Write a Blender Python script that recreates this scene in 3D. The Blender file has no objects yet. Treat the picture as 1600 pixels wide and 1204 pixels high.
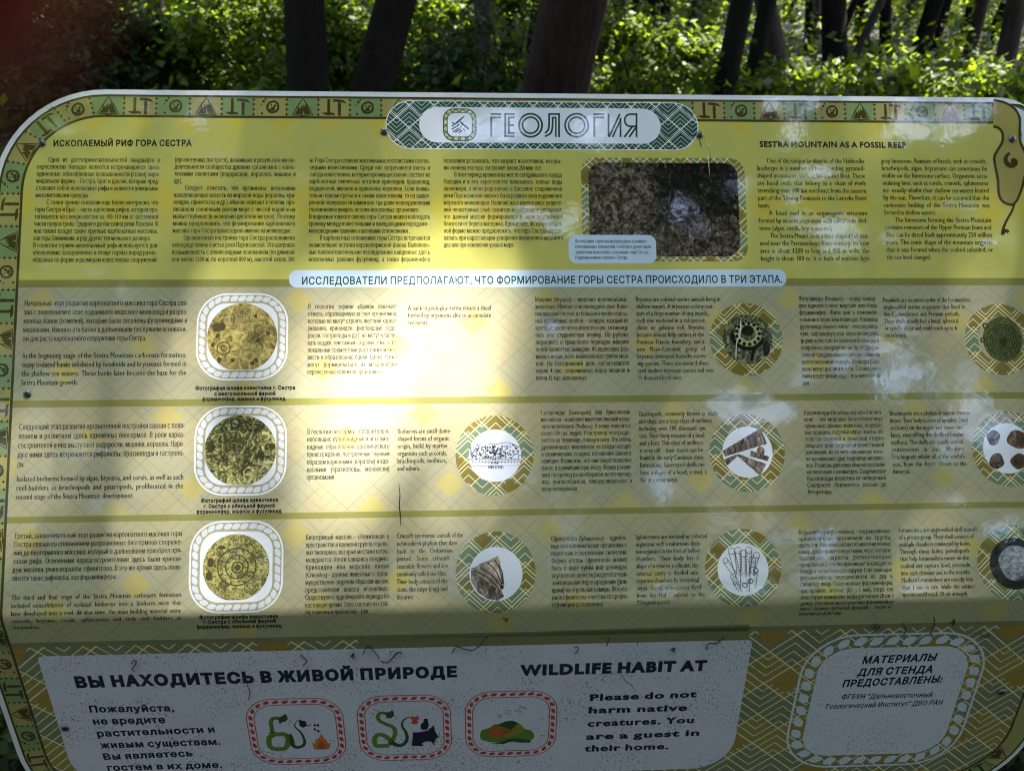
import bpy, bmesh, math, random
import numpy as np
from mathutils import Vector, Matrix
from mathutils.geometry import delaunay_2d_cdt
R_ = math.radians
scene = bpy.context.scene
COL = scene.collection
random.seed(7); rng = np.random.default_rng(7)

# ------------------------------------------------------------------ camera, sky, sun, exposure
F_PX, CX, CY, W_PX = 1209.0, 800.0, 602.0, 1600.0
CAM_H, PITCH, DIST = 1.55, 30.0, 0.91
cam = bpy.data.cameras.new('camera'); cam_o = bpy.data.objects.new('camera', cam); COL.objects.link(cam_o)
cam_o.location = (0, 0, CAM_H); cam_o.rotation_euler = (R_(90 - PITCH), 0, 0)
cam.sensor_width = 36.0; cam.lens = 36.0 * F_PX / W_PX
cam.clip_start = 0.004; cam.clip_end = 400
cam.dof.use_dof = True; cam.dof.focus_distance = 0.92; cam.dof.aperture_fstop = 8.5
scene.camera = cam_o

SUN = Vector((0.27, 0.17, 0.95)).normalized()          # direction towards the sun
sun_el = math.asin(SUN.z); sun_az = math.atan2(SUN.x, SUN.y)
wd = bpy.data.worlds.new('World'); scene.world = wd; wd.use_nodes = True
nt = wd.node_tree
sky = nt.nodes.new('ShaderNodeTexSky'); sky.sky_type = 'NISHITA'; sky.sun_disc = False
sky.sun_elevation = sun_el; sky.sun_rotation = sun_az; sky.dust_density = 3.0
nt.links.new(sky.outputs[0], nt.nodes['Background'].inputs[0]); nt.nodes['Background'].inputs[1].default_value = 0.13
sl = bpy.data.lights.new('sun', 'SUN'); sl.energy = 5.0; sl.angle = R_(0.53); sl.color = (1.0, 0.94, 0.935)
so = bpy.data.objects.new('sun', sl); COL.objects.link(so); so.location = SUN * 60
so.rotation_euler = SUN.to_track_quat('Z', 'Y').to_euler()
scene.view_settings.view_transform = 'Standard'; scene.view_settings.look = 'None'
scene.view_settings.gamma = 1.0; scene.view_settings.exposure = 3.16
scene.cycles.pixel_filter_type = 'BLACKMAN_HARRIS'; scene.cycles.filter_width = 1.15
scene.cycles.use_adaptive_sampling = False; scene.cycles.use_denoising = True
scene.cycles.denoising_input_passes = 'RGB_ALBEDO_NORMAL'; scene.cycles.denoising_prefilter = 'NONE'
scene.cycles.sample_clamp_indirect = 6.0; scene.cycles.max_bounces = 8; scene.cycles.transparent_max_bounces = 8

# ------------------------------------------------------------------ helpers: objects
def tag(o, label=None, cat=None, group=None, kind=None):
    for k, v in (('label', label), ('category', cat), ('group', group), ('kind', kind)):
        if v: o[k] = v
    return o
def empty(name, loc=(0, 0, 0)):
    o = bpy.data.objects.new(name, None); COL.objects.link(o); o.location = loc; o.empty_display_size = .1; return o
def obj(name, me, mat=None, parent=None, smooth=False):
    if mat and not me.materials: me.materials.append(mat)
    o = bpy.data.objects.new(name, me); COL.objects.link(o)
    if parent: o.parent = parent; o.matrix_parent_inverse = Matrix.Translation(-parent.location)
    if smooth: me.shade_smooth()
    return o
def mesh_np(name, V, F):
    """V (n,3), F (m,k) numpy arrays, all faces with k corners"""
    me = bpy.data.meshes.new(name); V = np.asarray(V, dtype=np.float32); F = np.asarray(F, dtype=np.int32)
    m, k = F.shape
    me.vertices.add(len(V)); me.vertices.foreach_set('co', V.ravel())
    me.loops.add(m * k); me.loops.foreach_set('vertex_index', F.ravel())
    me.polygons.add(m); me.polygons.foreach_set('loop_start', np.arange(0, m * k, k, dtype=np.int32))
    me.polygons.foreach_set('loop_total', np.full(m, k, dtype=np.int32))
    me.update(calc_edges=True); return me

# ------------------------------------------------------------------ helpers: materials
def lin(c): c /= 255.0; return c / 12.92 if c <= .04045 else ((c + .055) / 1.055) ** 2.4
SHADE = 1.0
def C(r, g, b, k=SHADE):               # colour read in even shade on the board -> the surface's own colour
    return tuple(min(.86, lin(float(x)) / (k * e)) for x, e in zip((r, g, b), (.385, .455, .52))) + (1.0,)
class NB:
    def __init__(s, mat): s.t = mat.node_tree; s.n = s.t.nodes; s.l = s.t.links
    def put(s, sock, v):
        if hasattr(v, 'is_output') or isinstance(v, bpy.types.NodeSocket): s.l.new(v, sock)
        else: sock.default_value = v
    def m(s, op, a, b=0.0, c=None):
        n = s.n.new('ShaderNodeMath'); n.operation = op; s.put(n.inputs[0], a); s.put(n.inputs[1], b)
        if c is not None: s.put(n.inputs[2], c)
        return n.outputs[0]
    def mix(s, f, a, b, mode='MIX'):
        n = s.n.new('ShaderNodeMix'); n.data_type = 'RGBA'; n.blend_type = mode
        s.put(n.inputs[0], f); s.put(n.inputs[6], a); s.put(n.inputs[7], b); return n.outputs[2]
    def noise(s, vec, scale, detail=3.0, rough=.55, dist=0.0):
        n = s.n.new('ShaderNodeTexNoise'); s.put(n.inputs['Vector'], vec); n.inputs['Scale'].default_value = scale
        n.inputs['Detail'].default_value = detail; n.inputs['Roughness'].default_value = rough; n.inputs['Distortion'].default_value = dist
        return n.outputs[0]
    def voro(s, vec, scale, feat='F1', out=0):
        n = s.n.new('ShaderNodeTexVoronoi'); n.feature = feat; s.put(n.inputs['Vector'], vec); n.inputs['Scale'].default_value = scale
        return n.outputs[out]
    def ramp(s, f, stops, interp='LINEAR'):
        n = s.n.new('ShaderNodeValToRGB'); e = n.color_ramp.elements; n.color_ramp.interpolation = interp
        while len(e) < len(stops): e.new(.5)
        for q, (p, c) in zip(e, stops): q.position = p; q.color = c if len(c) == 4 else tuple(c) + (1,)
        s.put(n.inputs[0], f); return n.outputs[0]
    def map(s, vec, sc=(1, 1, 1), loc=(0, 0, 0), rot=(0, 0, 0)):
        n = s.n.new('ShaderNodeMapping'); s.put(n.inputs[0], vec); n.inputs[1].default_value = loc
        n.inputs[2].default_value = rot; n.inputs[3].default_value = sc; return n.outputs[0]
    def sep(s, vec):
        n = s.n.new('ShaderNodeSeparateXYZ'); s.put(n.inputs[0], vec); return n.outputs
    def smooth(s, x, lo, hi):
        n = s.n.new('ShaderNodeMapRange'); n.interpolation_type = 'SMOOTHSTEP'; s.put(n.inputs[0], x)
        n.inputs[1].default_value = lo; n.inputs[2].default_value = hi; return n.outputs[0]
MATS = {}
def new_mat(name):
    m = bpy.data.materials.new(name); m.use_nodes = True; return m
def print_mat(name, col, fn=None, dirt=0.10, specks=0.0, gloss=1.0):
    """printed, laminated sheet: colour (or fn(nb, uv)->colour), satin coat with vertical wipe marks, faint dirt"""
    if name in MATS: return MATS[name]
    m = new_mat(name); nb = NB(m); p = nb.n['Principled BSDF']
    uv = nb.n.new('ShaderNodeUVMap').outputs[0]                  # U, V in board units
    c = fn(nb, uv) if fn else col
    d = nb.noise(uv, .011, 6, .62)
    f = nb.m('MULTIPLY', nb.smooth(d, .50, .72), dirt)
    c = nb.mix(f, c, (.34, .31, .20, 1))
    grime = nb.smooth(nb.noise(nb.map(uv, (1, .35, 1)), .16, 5, .7), .60, .72)
    c = nb.mix(nb.m('MULTIPLY', grime, dirt * .9), c, (.52, .50, .40, 1))
    if specks:
        s1 = nb.smooth(nb.noise(nb.map(uv, (1, .7, 1), rot=(0, 0, .5)), .17, 3, .7), .60, .66)
        s2 = nb.smooth(nb.noise(nb.map(uv, (1.2, .6, 1), rot=(0, 0, -.6)), .34, 2, .6), .58, .64)
        area = nb.smooth(nb.noise(uv, .010, 5, .6), .40, .62)
        s = nb.m('MULTIPLY', nb.m('MAXIMUM', s1, s2), nb.m('MULTIPLY_ADD', area, .85, .15))
        c = nb.mix(nb.m('MULTIPLY', s, specks), c, (.035, .035, .045, 1))
    nb.put(p.inputs['Base Color'], c)
    streak = nb.noise(nb.map(uv, (1.0, .09, 1)), .42, 3, .6)
    wob = nb.noise(uv, .022, 3, .5)
    h = nb.m('MULTIPLY_ADD', streak, .35, nb.m('MULTIPLY', wob, 6.0))
    b = nb.n.new('ShaderNodeBump'); b.inputs['Strength'].default_value = .07; b.inputs['Distance'].default_value = .0005
    nb.l.new(h, b.inputs['Height']); nb.l.new(b.outputs[0], p.inputs['Normal'])
    p.inputs['Roughness'].default_value = .045
    p.inputs['IOR'].default_value = 1.74
    p.inputs['Specular IOR Level'].default_value = .5 * gloss
    MATS[name] = m; return m
def trellis(P, asp, base, alt, fill, line, N=4, w=.035, wh=.05, fillmod=5, soft=0.0, dia=.15):
    """printed basket-weave ornament: diamond lattice, hatched cells, some solid diamonds"""
    def fn(nb, uv):
        x, y, _ = nb.sep(uv)
        x = nb.m('DIVIDE', x, P); y = nb.m('DIVIDE', y, P * asp)
        a = nb.m('ADD', x, y); b = nb.m('SUBTRACT', x, y)
        ia = nb.m('FLOOR', a); ib = nb.m('FLOOR', b); fa = nb.m('FRACT', a); fb = nb.m('FRACT', b)
        def near(f, ww): return nb.m('LESS_THAN', nb.m('PINGPONG', f, .5), ww)
        lat = nb.m('MAXIMUM', near(fa, w), near(fb, w))
        sel = nb.m('GREATER_THAN', nb.m('FRACT', nb.m('MULTIPLY', nb.m('ADD', ia, ib), .5)), .25)
        hx = nb.m('ADD', y, nb.m('PINGPONG', nb.m('ADD', x, .5), .5))
        hat = near(nb.m('FRACT', nb.m('MULTIPLY', hx, N)), wh * N * .55)
        sol = nb.m('LESS_THAN', nb.m('FLOORED_MODULO', nb.m('MULTIPLY_ADD', ib, 2.0, ia), float(fillmod)), .5)
        sol = nb.m('MULTIPLY', sol, nb.smooth(nb.m('MINIMUM', nb.m('PINGPONG', fa, .5), nb.m('PINGPONG', fb, .5)), dia - .02, dia + .05))
        band = nb.m('LESS_THAN', nb.m('FLOORED_MODULO', nb.m('SUBTRACT', ia, ib), 4.0), 1.5)
        c = nb.mix(band, base, alt)
        hatm = nb.m('MULTIPLY', hat, nb.m('SUBTRACT', 1.0, sol))
        c = nb.mix(sol, c, fill)
        c = nb.mix(nb.m('MAXIMUM', lat, hatm) if not soft else nb.m('MULTIPLY', nb.m('MAXIMUM', nb.m('MULTIPLY', lat, nb.m('SUBTRACT', 1.0, sol)), hatm), 1 - soft), c, line)
        return c
    return fn
def leaf_mat(name, c1, c2, trans=.5, tint=.9):
    m = new_mat(name); nb = NB(m); p = nb.n['Principled BSDF']
    g = nb.n.new('ShaderNodeNewGeometry')
    c = nb.ramp(g.outputs['Random Per Island'], [(0, c1), (1, c2)])
    nb.put(p.inputs['Base Color'], c); p.inputs['Roughness'].default_value = .5; p.inputs['IOR'].default_value = 1.4
    t = nb.n.new('ShaderNodeBsdfTranslucent'); nb.put(t.inputs[0], nb.mix(1.0, c, (1.7, 1.6, tint, 1), 'MULTIPLY'))
    mx = nb.n.new('ShaderNodeMixShader'); mx.inputs[0].default_value = trans
    nb.l.new(p.outputs[0], mx.inputs[1]); nb.l.new(t.outputs[0], mx.inputs[2])
    nb.l.new(mx.outputs[0], nb.n['Material Output'].inputs[0]); return m
def bark_mat(name, dark, light, sc=9.0):
    m = new_mat(name); nb = NB(m); p = nb.n['Principled BSDF']
    co = nb.n.new('ShaderNodeTexCoord').outputs['Object']
    v = nb.map(co, (1, 1, .22)); n1 = nb.noise(v, sc * 2, 6, .65)
    f = nb.m('MULTIPLY', n1, nb.m('MULTIPLY_ADD', nb.noise(nb.map(co, (1, 1, .06)), sc * 3, 4, .7), 1.1, .25)); big = nb.noise(co, 1.6, 3)
    c = nb.ramp(nb.m('MULTIPLY_ADD', big, .35, nb.m('MULTIPLY', f, .9)), [(.15, dark), (.75, light)])
    nb.put(p.inputs['Base Color'], c); p.inputs['Roughness'].default_value = .95; p.inputs['Specular IOR Level'].default_value = .08
    b = nb.n.new('ShaderNodeBump'); b.inputs['Strength'].default_value = .9; b.inputs['Distance'].default_value = .03
    nb.l.new(f, b.inputs['Height']); nb.l.new(b.outputs[0], p.inputs['Normal']); return m
def plain(name, col, rough=.5, metal=0.0):
    if name in MATS: return MATS[name]
    m = new_mat(name); nb = NB(m); p = nb.n['Principled BSDF']
    co = nb.n.new('ShaderNodeTexCoord').outputs['Object']
    n = nb.noise(co, 60, 4); c = nb.mix(nb.m('MULTIPLY', n, .5), col, tuple(x * .55 for x in col[:3]) + (1,))
    nb.put(p.inputs['Base Color'], c); p.inputs['Roughness'].default_value = rough; p.inputs['Metallic'].default_value = metal
    MATS[name] = m; return m

# ------------------------------------------------------------------ the board's surface: a sheet leaning back, folded down along its lower part
def rotm(a, b, c):
    ca, sa, cb, sb, cc, sc = math.cos(a), math.sin(a), math.cos(b), math.sin(b), math.cos(c), math.sin(c)
    return Matrix(((cc, -sc, 0), (sc, cc, 0), (0, 0, 1))) @ Matrix(((cb, 0, sb), (0, 1, 0), (-sb, 0, cb))) @ Matrix(((1, 0, 0), (0, ca, -sa), (0, sa, ca)))
RB = rotm(R_(-5.437), R_(-2.584), R_(-.4597))
cp, sp_ = math.cos(R_(PITCH)), math.sin(R_(PITCH))
CAMX, CAMY, CAMZ = Vector((1, 0, 0)), Vector((0, -sp_, -cp)), Vector((0, cp, -sp_))      # right, down, forward
def c2w(v): return CAMX * v[0] + CAMY * v[1] + CAMZ * v[2]
AX, AY, AN = c2w(RB.col[0]), c2w(RB.col[1]), c2w(RB.col[2])     # along the board, down the board, into the board
EYE = Vector((0, 0, CAM_H))
ORG = EYE + CAMZ * DIST
K = DIST / F_PX                                                # metres per board unit
V_FOLD, R_FOLD, TH = 931.0, .028, R_(29.5)
ARC = R_FOLD * TH / K
def S(U, V, h=0.0):
    p = ORG + AX * (K * (U - CX))
    if V <= V_FOLD: return p + AY * (K * (V - CY)) - AN * h
    s = (V - V_FOLD) * K; ph = min(s / R_FOLD, TH); rest = max(0.0, s - R_FOLD * TH)
    p = p + AY * (K * (V_FOLD - CY) + R_FOLD * math.sin(ph) + rest * math.cos(TH)) + AN * (R_FOLD * (1 - math.cos(ph)) + rest * math.sin(TH))
    return p - (AN * math.cos(ph) - AY * math.sin(ph)) * h
def proj(P):
    d = P - EYE; z = d.dot(CAMZ); return CX + F_PX * d.dot(CAMX) / z, CY + F_PX * d.dot(CAMY) / z
def B(px, py):
    """where on the board's sheet a measured point of the layout lies (board units)"""
    U, V = px, py
    for _ in range(9):
        x, y = proj(S(U, V)); x1, y1 = proj(S(U + 1, V)); x2, y2 = proj(S(U, V + 1))
        a, b, c, d = x1 - x, x2 - x, y1 - y, y2 - y; det = a * d - b * c; ex, ey = px - x, py - y
        U += (d * ex - b * ey) / det; V += (a * ey - c * ex) / det
    return U, V
def BL(pts): return [B(*p) for p in pts]

# ------------------------------------------------------------------ flat printed shapes on the sheet
LAYER = .00002
def sheet(name, polys, mat, layer, parent, tri=None):
    """polys: lists of (U,V) corners (simple); tri: (verts, tris) ready made. One mesh laid on the sheet."""
    bm = bmesh.new()
    for poly in polys:
        if len(poly) <= 4:
            try: bm.faces.new([bm.verts.new((u, v, 0)) for u, v in poly])
            except ValueError: pass
        else:
            f = bm.faces.new([bm.verts.new((u, v, 0)) for u, v in poly]); f.normal_update(); bmesh.ops.triangulate(bm, faces=[f], ngon_method='EAR_CLIP')
    if tri:
        vs = [bm.verts.new((u, v, 0)) for u, v in tri[0]]
        for t in tri[1]:
            try: bm.faces.new([vs[i] for i in t])
            except ValueError: pass
    vv = [v.co.y for v in bm.verts]
    if vv and min(vv) < V_FOLD + ARC and max(vv) > V_FOLD:
        for i in range(0, 9):
            q = V_FOLD + ARC * i / 8
            if min(vv) < q < max(vv):
                bmesh.ops.bisect_plane(bm, geom=bm.verts[:] + bm.edges[:] + bm.faces[:], plane_co=(0, q, 0), plane_no=(0, 1, 0), dist=1e-5)
    me = bpy.data.meshes.new(name); bm.to_mesh(me); bm.free()
    n = len(me.vertices); co = np.empty(n * 3, np.float32); me.vertices.foreach_get('co', co); co = co.reshape(-1, 3)
    idx = np.empty(len(me.loops), np.int32); me.loops.foreach_get('vertex_index', idx)
    uvl = me.uv_layers.new(name='UVMap'); uvl.data.foreach_set('uv', co[idx][:, :2].ravel())
    h = layer * LAYER
    out = np.array([S(float(u), float(v), h) for u, v, _ in co], np.float32)
    me.vertices.foreach_set('co', out.ravel()); me.update()
    # keep faces looking outwards
    if len(me.polygons) and sum(p.normal.dot(AN) * p.area for p in me.polygons) > 0: me.flip_normals()
    return obj(name, me, mat, parent)
def rrect(u0, v0, u1, v1, r, n=8, rtr=None):
    pts = []; r0 = r
    for sx, sy, a0 in ((1, 0, -90), (1, 1, 0), (0, 1, 90), (0, 0, 180)):
        r = rtr if rtr and a0 == -90 else r0
        cx = u1 - r if sx else u0 + r; cy = v1 - r if sy else v0 + r
        for i in range(n + 1):
            a = R_(a0 + 90 * i / n); pts.append((cx + r * math.cos(a), cy + r * math.sin(a)))
    return pts
def circle(cx, cy, r, n=48, ry=None, a0=0): return [(cx + r * math.cos(a0 + 2 * math.pi * i / n), cy + (ry or r) * math.sin(a0 + 2 * math.pi * i / n)) for i in range(n)]
def ring(o, i): n = len(o); return [[o[k], o[(k + 1) % n], i[(k + 1) % n], i[k]] for k in range(n)]
def resample(pts, step, closed=False):
    P = list(pts) + ([pts[0]] if closed else []); out = []; acc = 0.0
    L = [0.0]
    for a, b in zip(P, P[1:]): L.append(L[-1] + math.hypot(b[0] - a[0], b[1] - a[1]))
    n = max(2, int(L[-1] / step)); j = 0
    for i in range(n + (0 if closed else 1)):
        t = L[-1] * i / n
        while j < len(L) - 2 and L[j + 1] < t: j += 1
        f = (t - L[j]) / max(1e-9, L[j + 1] - L[j]); out.append((P[j][0] + f * (P[j + 1][0] - P[j][0]), P[j][1] + f * (P[j + 1][1] - P[j][1])))
    return out
def smooth_pts(pts, n=5, closed=False):
    out = []; m = len(pts)
    rngk = range(m) if closed else range(m - 1)
    g = (lambda i: pts[i % m]) if closed else (lambda i: pts[max(0, min(m - 1, i))])
    for i in rngk:
        p0, p1, p2, p3 = g(i - 1), g(i), g(i + 1), g(i + 2)
        for k in range(n):
            t = k / n
            out.append(tuple(.5 * (2 * b + (c - a) * t + (2 * a - 5 * b + 4 * c - d) * t * t + (3 * b - a - 3 * c + d) * t ** 3) for a, b, c, d in zip(p0, p1, p2, p3)))
    if not closed: out.append(tuple(pts[-1]))
    return out
def offs(pts, d, closed=False):
    out = []; n = len(pts)
    for i in range(n):
        a = pts[i - 1] if (closed or i) else pts[i]; b = pts[(i + 1) % n] if (closed or i < n - 1) else pts[i]
        tx, ty = b[0] - a[0], b[1] - a[1]; l = math.hypot(tx, ty) or 1; dd = d[i] if isinstance(d, (list, tuple)) else d
        out.append((pts[i][0] - ty / l * dd, pts[i][1] + tx / l * dd))
    return out
def ribbon(pts, w, closed=False):
    ww = [x / 2 for x in w] if isinstance(w, (list, tuple)) else w / 2
    a = offs(pts, ww, closed); b = offs(pts, [-x for x in ww] if isinstance(ww, list) else -ww, closed); n = len(pts)
    return [[a[i], a[(i + 1) % n], b[(i + 1) % n], b[i]] for i in range(n if closed else n - 1)]
def seg(a, b, w): return ribbon([a, b], w)
def taper(n, a, b): return [a + (b - a) * i / (n - 1) for i in range(n)]

# ------------------------------------------------------------------ lettering
_G = {}
def _outline(body, res):
    c = bpy.data.curves.new('t', 'FONT'); c.body = body; c.fill_mode = 'NONE'; c.resolution_u = res
    o = bpy.data.objects.new('t', c); COL.objects.link(o); dg = bpy.context.evaluated_depsgraph_get()
    me = bpy.data.meshes.new_from_object(o.evaluated_get(dg))
    vs = [(v.co.x, v.co.y) for v in me.vertices]; es = [tuple(e.vertices) for e in me.edges]
    bpy.data.objects.remove(o); bpy.data.curves.remove(c); bpy.data.meshes.remove(me); return vs, es
def glyph(ch, bold, res):
    k = (ch, bold, res)
    if k in _G: return _G[k]
    vs, es = _outline(ch, res)
    a, _ = _outline('|' + ch + '|', 1); b, _ = _outline('||', 1); adv = max(v[0] for v in a) - max(v[0] for v in b)
    P, T = [], []
    if vs:
        de = [(min(e), max(e)) if abs(e[0] - e[1]) == 1 else (max(e), min(e)) for e in es]
        nx, pv = {}, {}
        for i, j in de: nx[i] = j; pv[j] = i
        if bold:
            bx, by = bold if isinstance(bold, tuple) else (bold, bold)
            area = sum(vs[i][0] * vs[j][1] - vs[j][0] * vs[i][1] for i, j in de); sg = 1 if area > 0 else -1
            q = []
            for i, (x, y) in enumerate(vs):
                a_, b_ = vs[pv.get(i, i)], vs[nx.get(i, i)]
                d1 = (x - a_[0], y - a_[1]); d2 = (b_[0] - x, b_[1] - y); l1 = math.hypot(*d1) or 1; l2 = math.hypot(*d2) or 1
                n1 = (d1[1] / l1, -d1[0] / l1); n2 = (d2[1] / l2, -d2[0] / l2); mx, my = n1[0] + n2[0], n1[1] + n2[1]; l = math.hypot(mx, my) or 1
                mx, my = mx / l, my / l; cs = max(.55, mx * n1[0] + my * n1[1]); q.append((x + sg * bx * mx / cs, y + sg * by * my / cs))
            vs = q; adv += bx * 1.6
        r = delaunay_2d_cdt([Vector(v) for v in vs], es, [], 0, 1e-6, False); P = [(v.x, v.y) for v in r[0]]
        def inside(x, y):
            w = 0
            for i, j in de:
                A, Bq = vs[i], vs[j]
                if (A[1] <= y) != (Bq[1] <= y):
                    if A[0] + (y - A[1]) / (Bq[1] - A[1]) * (Bq[0] - A[0]) > x: w += 1 if Bq[1] > A[1] else -1
            return w != 0
        T = [tuple(f) for f in r[2] if inside(sum(P[i][0] for i in f) / 3, sum(P[i][1] for i in f) / 3)]
    _G[k] = (P, T, adv); return _G[k]
def nat(s, bold, res, space=.27): return sum(space if c == ' ' else glyph(c, bold, res)[2] for c in s)
def line_geo(s, x0, y0, x1, y1, size, width=None, sx=1.0, bold=0.0, res=2, slant=0.0, track=0.0):
    """text on the base line (x0,y0)->(x1,y1) in board units; width given: fill it by spacing words, then letters, or squeezing"""
    V, T = [], []; n = nat(s, bold, res) * size
    spc = .27 * size * sx; tr = track
    if width is not None:
        w = n * sx; nsp = s.count(' ')
        if w > width: sx *= width / w; spc = .27 * size * sx
        elif nsp:
            ex = (width - w) / nsp; lim = .42 * size
            if ex > lim: tr = (ex - lim) * nsp / max(1, len(s) - nsp - 1); ex = lim
            spc = .27 * size * sx + ex
        else: tr = (width - w) / max(1, len(s) - 1)
    L = math.hypot(x1 - x0, y1 - y0) or 1; ex, ey = (x1 - x0) / L, (y1 - y0) / L; x = 0.0
    for ch in s:
        if ch == ' ': x += spc; continue
        P, F, adv = glyph(ch, bold, res); k = len(V)
        for px, py in P:
            a, b = x + (px + slant * py) * size * sx, py * size
            V.append((x0 + ex * a + ey * b, y0 + ey * a - ex * b))
        T += [tuple(i + k for i in f) for f in F]; x += adv * size * sx + tr
    return V, T, x
def merge(geos):
    V, T = [], []
    for v, t in geos: k = len(V); V += v; T += [tuple(i + k for i in f) for f in t]
    return V, T
def block(name, lines, x0, y0, yl, right, parent, mat, em=.98, bold=(.026, -.012), indent=17.0, layer=7, slant_tail=0):
    """a column of set text: first base line at (x0,y0), last at yl, right edge (one value, or one per line).
    '>' begins an indented line, '|' ends a line that is not justified"""
    n = len(lines); U0, V0 = B(x0, y0); Ul, Vl = B(x0, yl); sp = (Vl - V0) / max(1, n - 1); size = sp * em
    rs = right if isinstance(right, list) else [right] * n
    W = [(B(r, y0 + (yl - y0) * i / max(1, n - 1))[0] - B(x0, y0 + (yl - y0) * i / max(1, n - 1))[0]) if r else None for i, r in enumerate(rs)]
    if not isinstance(right, list): W = [W[0]] * n
    rat = []
    for s, w in zip(lines, W):
        if not s.endswith('|') and w:
            t = s.strip('>|'); rat.append((w - (indent if s[0] == '>' else 0)) / (nat(t, bold, 2) * size))
    rat.sort(); sxb = rat[len(rat) // 2] if rat else .62
    sxb = max(.50, min(.70, sxb)); g = []
    for i, (s, w) in enumerate(zip(lines, W)):
        t = s.strip('>|'); ind = indent if s[0] == '>' else 0; v = V0 + sp * i
        ww = None if s.endswith('|') or not w else w - ind
        sl = .18 if slant_tail and i >= n - slant_tail else 0
        V, T, _ = line_geo(t, U0 + ind, v, U0 + ind + 100, v, size, ww, sxb * (.93 if ww is None else 1), bold, 2, sl); g.append((V, T))
    return sheet(name, [], mat, layer, parent, merge(g))
def words(name, items, parent, mat, cap, bold=.03, res=3, layer=7, slant=0.0, sxmax=None):
    """single lines set by both ends: (text, x0,y0,x1,y1); cap height in board units"""
    g = []
    for s, x0, y0, x1, y1 in items:
        a, b = B(x0, y0), B(x1, y1); w = math.hypot(b[0] - a[0], b[1] - a[1]); size = cap / .72
        sx = w / (nat(s, bold, res) * size)
        V, T, _ = line_geo(s, a[0], a[1], b[0], b[1], size, None, sx, bold, res, slant); g.append((V, T))
    return sheet(name, [], mat, layer, parent, merge(g))
# ------------------------------------------------------------------ THE BOARD
board = empty('information_board', (0.0, 0.80, 0.0))
tag(board, 'weathered yellow green information board about a mountain reef, folded along its lower part', 'information board')
WHITE = (.78, .80, .83, 1)
M_white = print_mat('white_laminate', WHITE)
M_plaque = print_mat('white_plaque', (.76, .80, .86, 1), dirt=.06)
M_notice = print_mat('white_notice', (.66, .655, .75, 1), dirt=.12, specks=.85)
M_dark = print_mat('dark_print', C(42, 40, 20), dirt=.12)
M_ink = print_mat('black_ink', (.018, .020, .022, 1), dirt=.10)
M_green_ink = print_mat('dark_green_ink', C(22, 48, 42), dirt=.08)
M_navy = print_mat('navy_ink', (.014, .018, .04, 1), dirt=.06)
M_banner = print_mat('pale_blue_print', (.55, .68, .80, 1), dirt=.08)
M_line = print_mat('white_line_print', (.80, .82, .80, 1), dirt=.08)

# outline of the whole sheet, board units
UL = B(1, 700)[0] - 6; UL_low = B(2, 1105)[0]
UL = min(UL, UL_low); RC = 165
_p, _q = B(1600, 1165), B(1555, 1204.5); _dx, _dy = _q[0] - _p[0], _q[1] - _p[1]; _l = math.hypot(_dx, _dy); _h = math.sqrt(RC * RC - _l * _l / 4)
_cx, _cy = (_p[0] + _q[0]) / 2 - _dy / _l * -_h * -1, (_p[1] + _q[1]) / 2 + _dx / _l * _h   # centre of the round lower right corner
UR = _cx + RC
VT = B(500, 143)[1]; VB = _cy + RC
def board_outline(inset, r):
    return rrect(UL + inset, VT + inset, UR - inset, VB - inset, r - inset, 14, max(8, 84 - inset))
def thick(name, poly, t, mat, parent):
    """the sheet's own body: outline turned into a plate of thickness t behind the print"""
    o = sheet(name, [poly], mat, 0, parent)
    sm = o.modifiers.new('plate', 'SOLIDIFY'); sm.thickness = t; sm.offset = -1
    return o
panel = thick('panel', board_outline(0, RC), .004, M_white, board)

# border strip with its cells
def strip_fn(nb, uv): return nb.ramp(nb.noise(uv, .02, 4), [(.3, C(100, 103, 64)), (.7, C(108, 110, 70))])
M_tan = print_mat('tan_strip_print', None, strip_fn, dirt=.12)
M_cell = print_mat('green_cell_print', C(80, 102, 70), dirt=.12)
INL = 44.0
outer, inner = board_outline(9, RC), board_outline(INL, RC)
strip = sheet('border_strip', ring(outer, inner), M_tan, 1, board)
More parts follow.
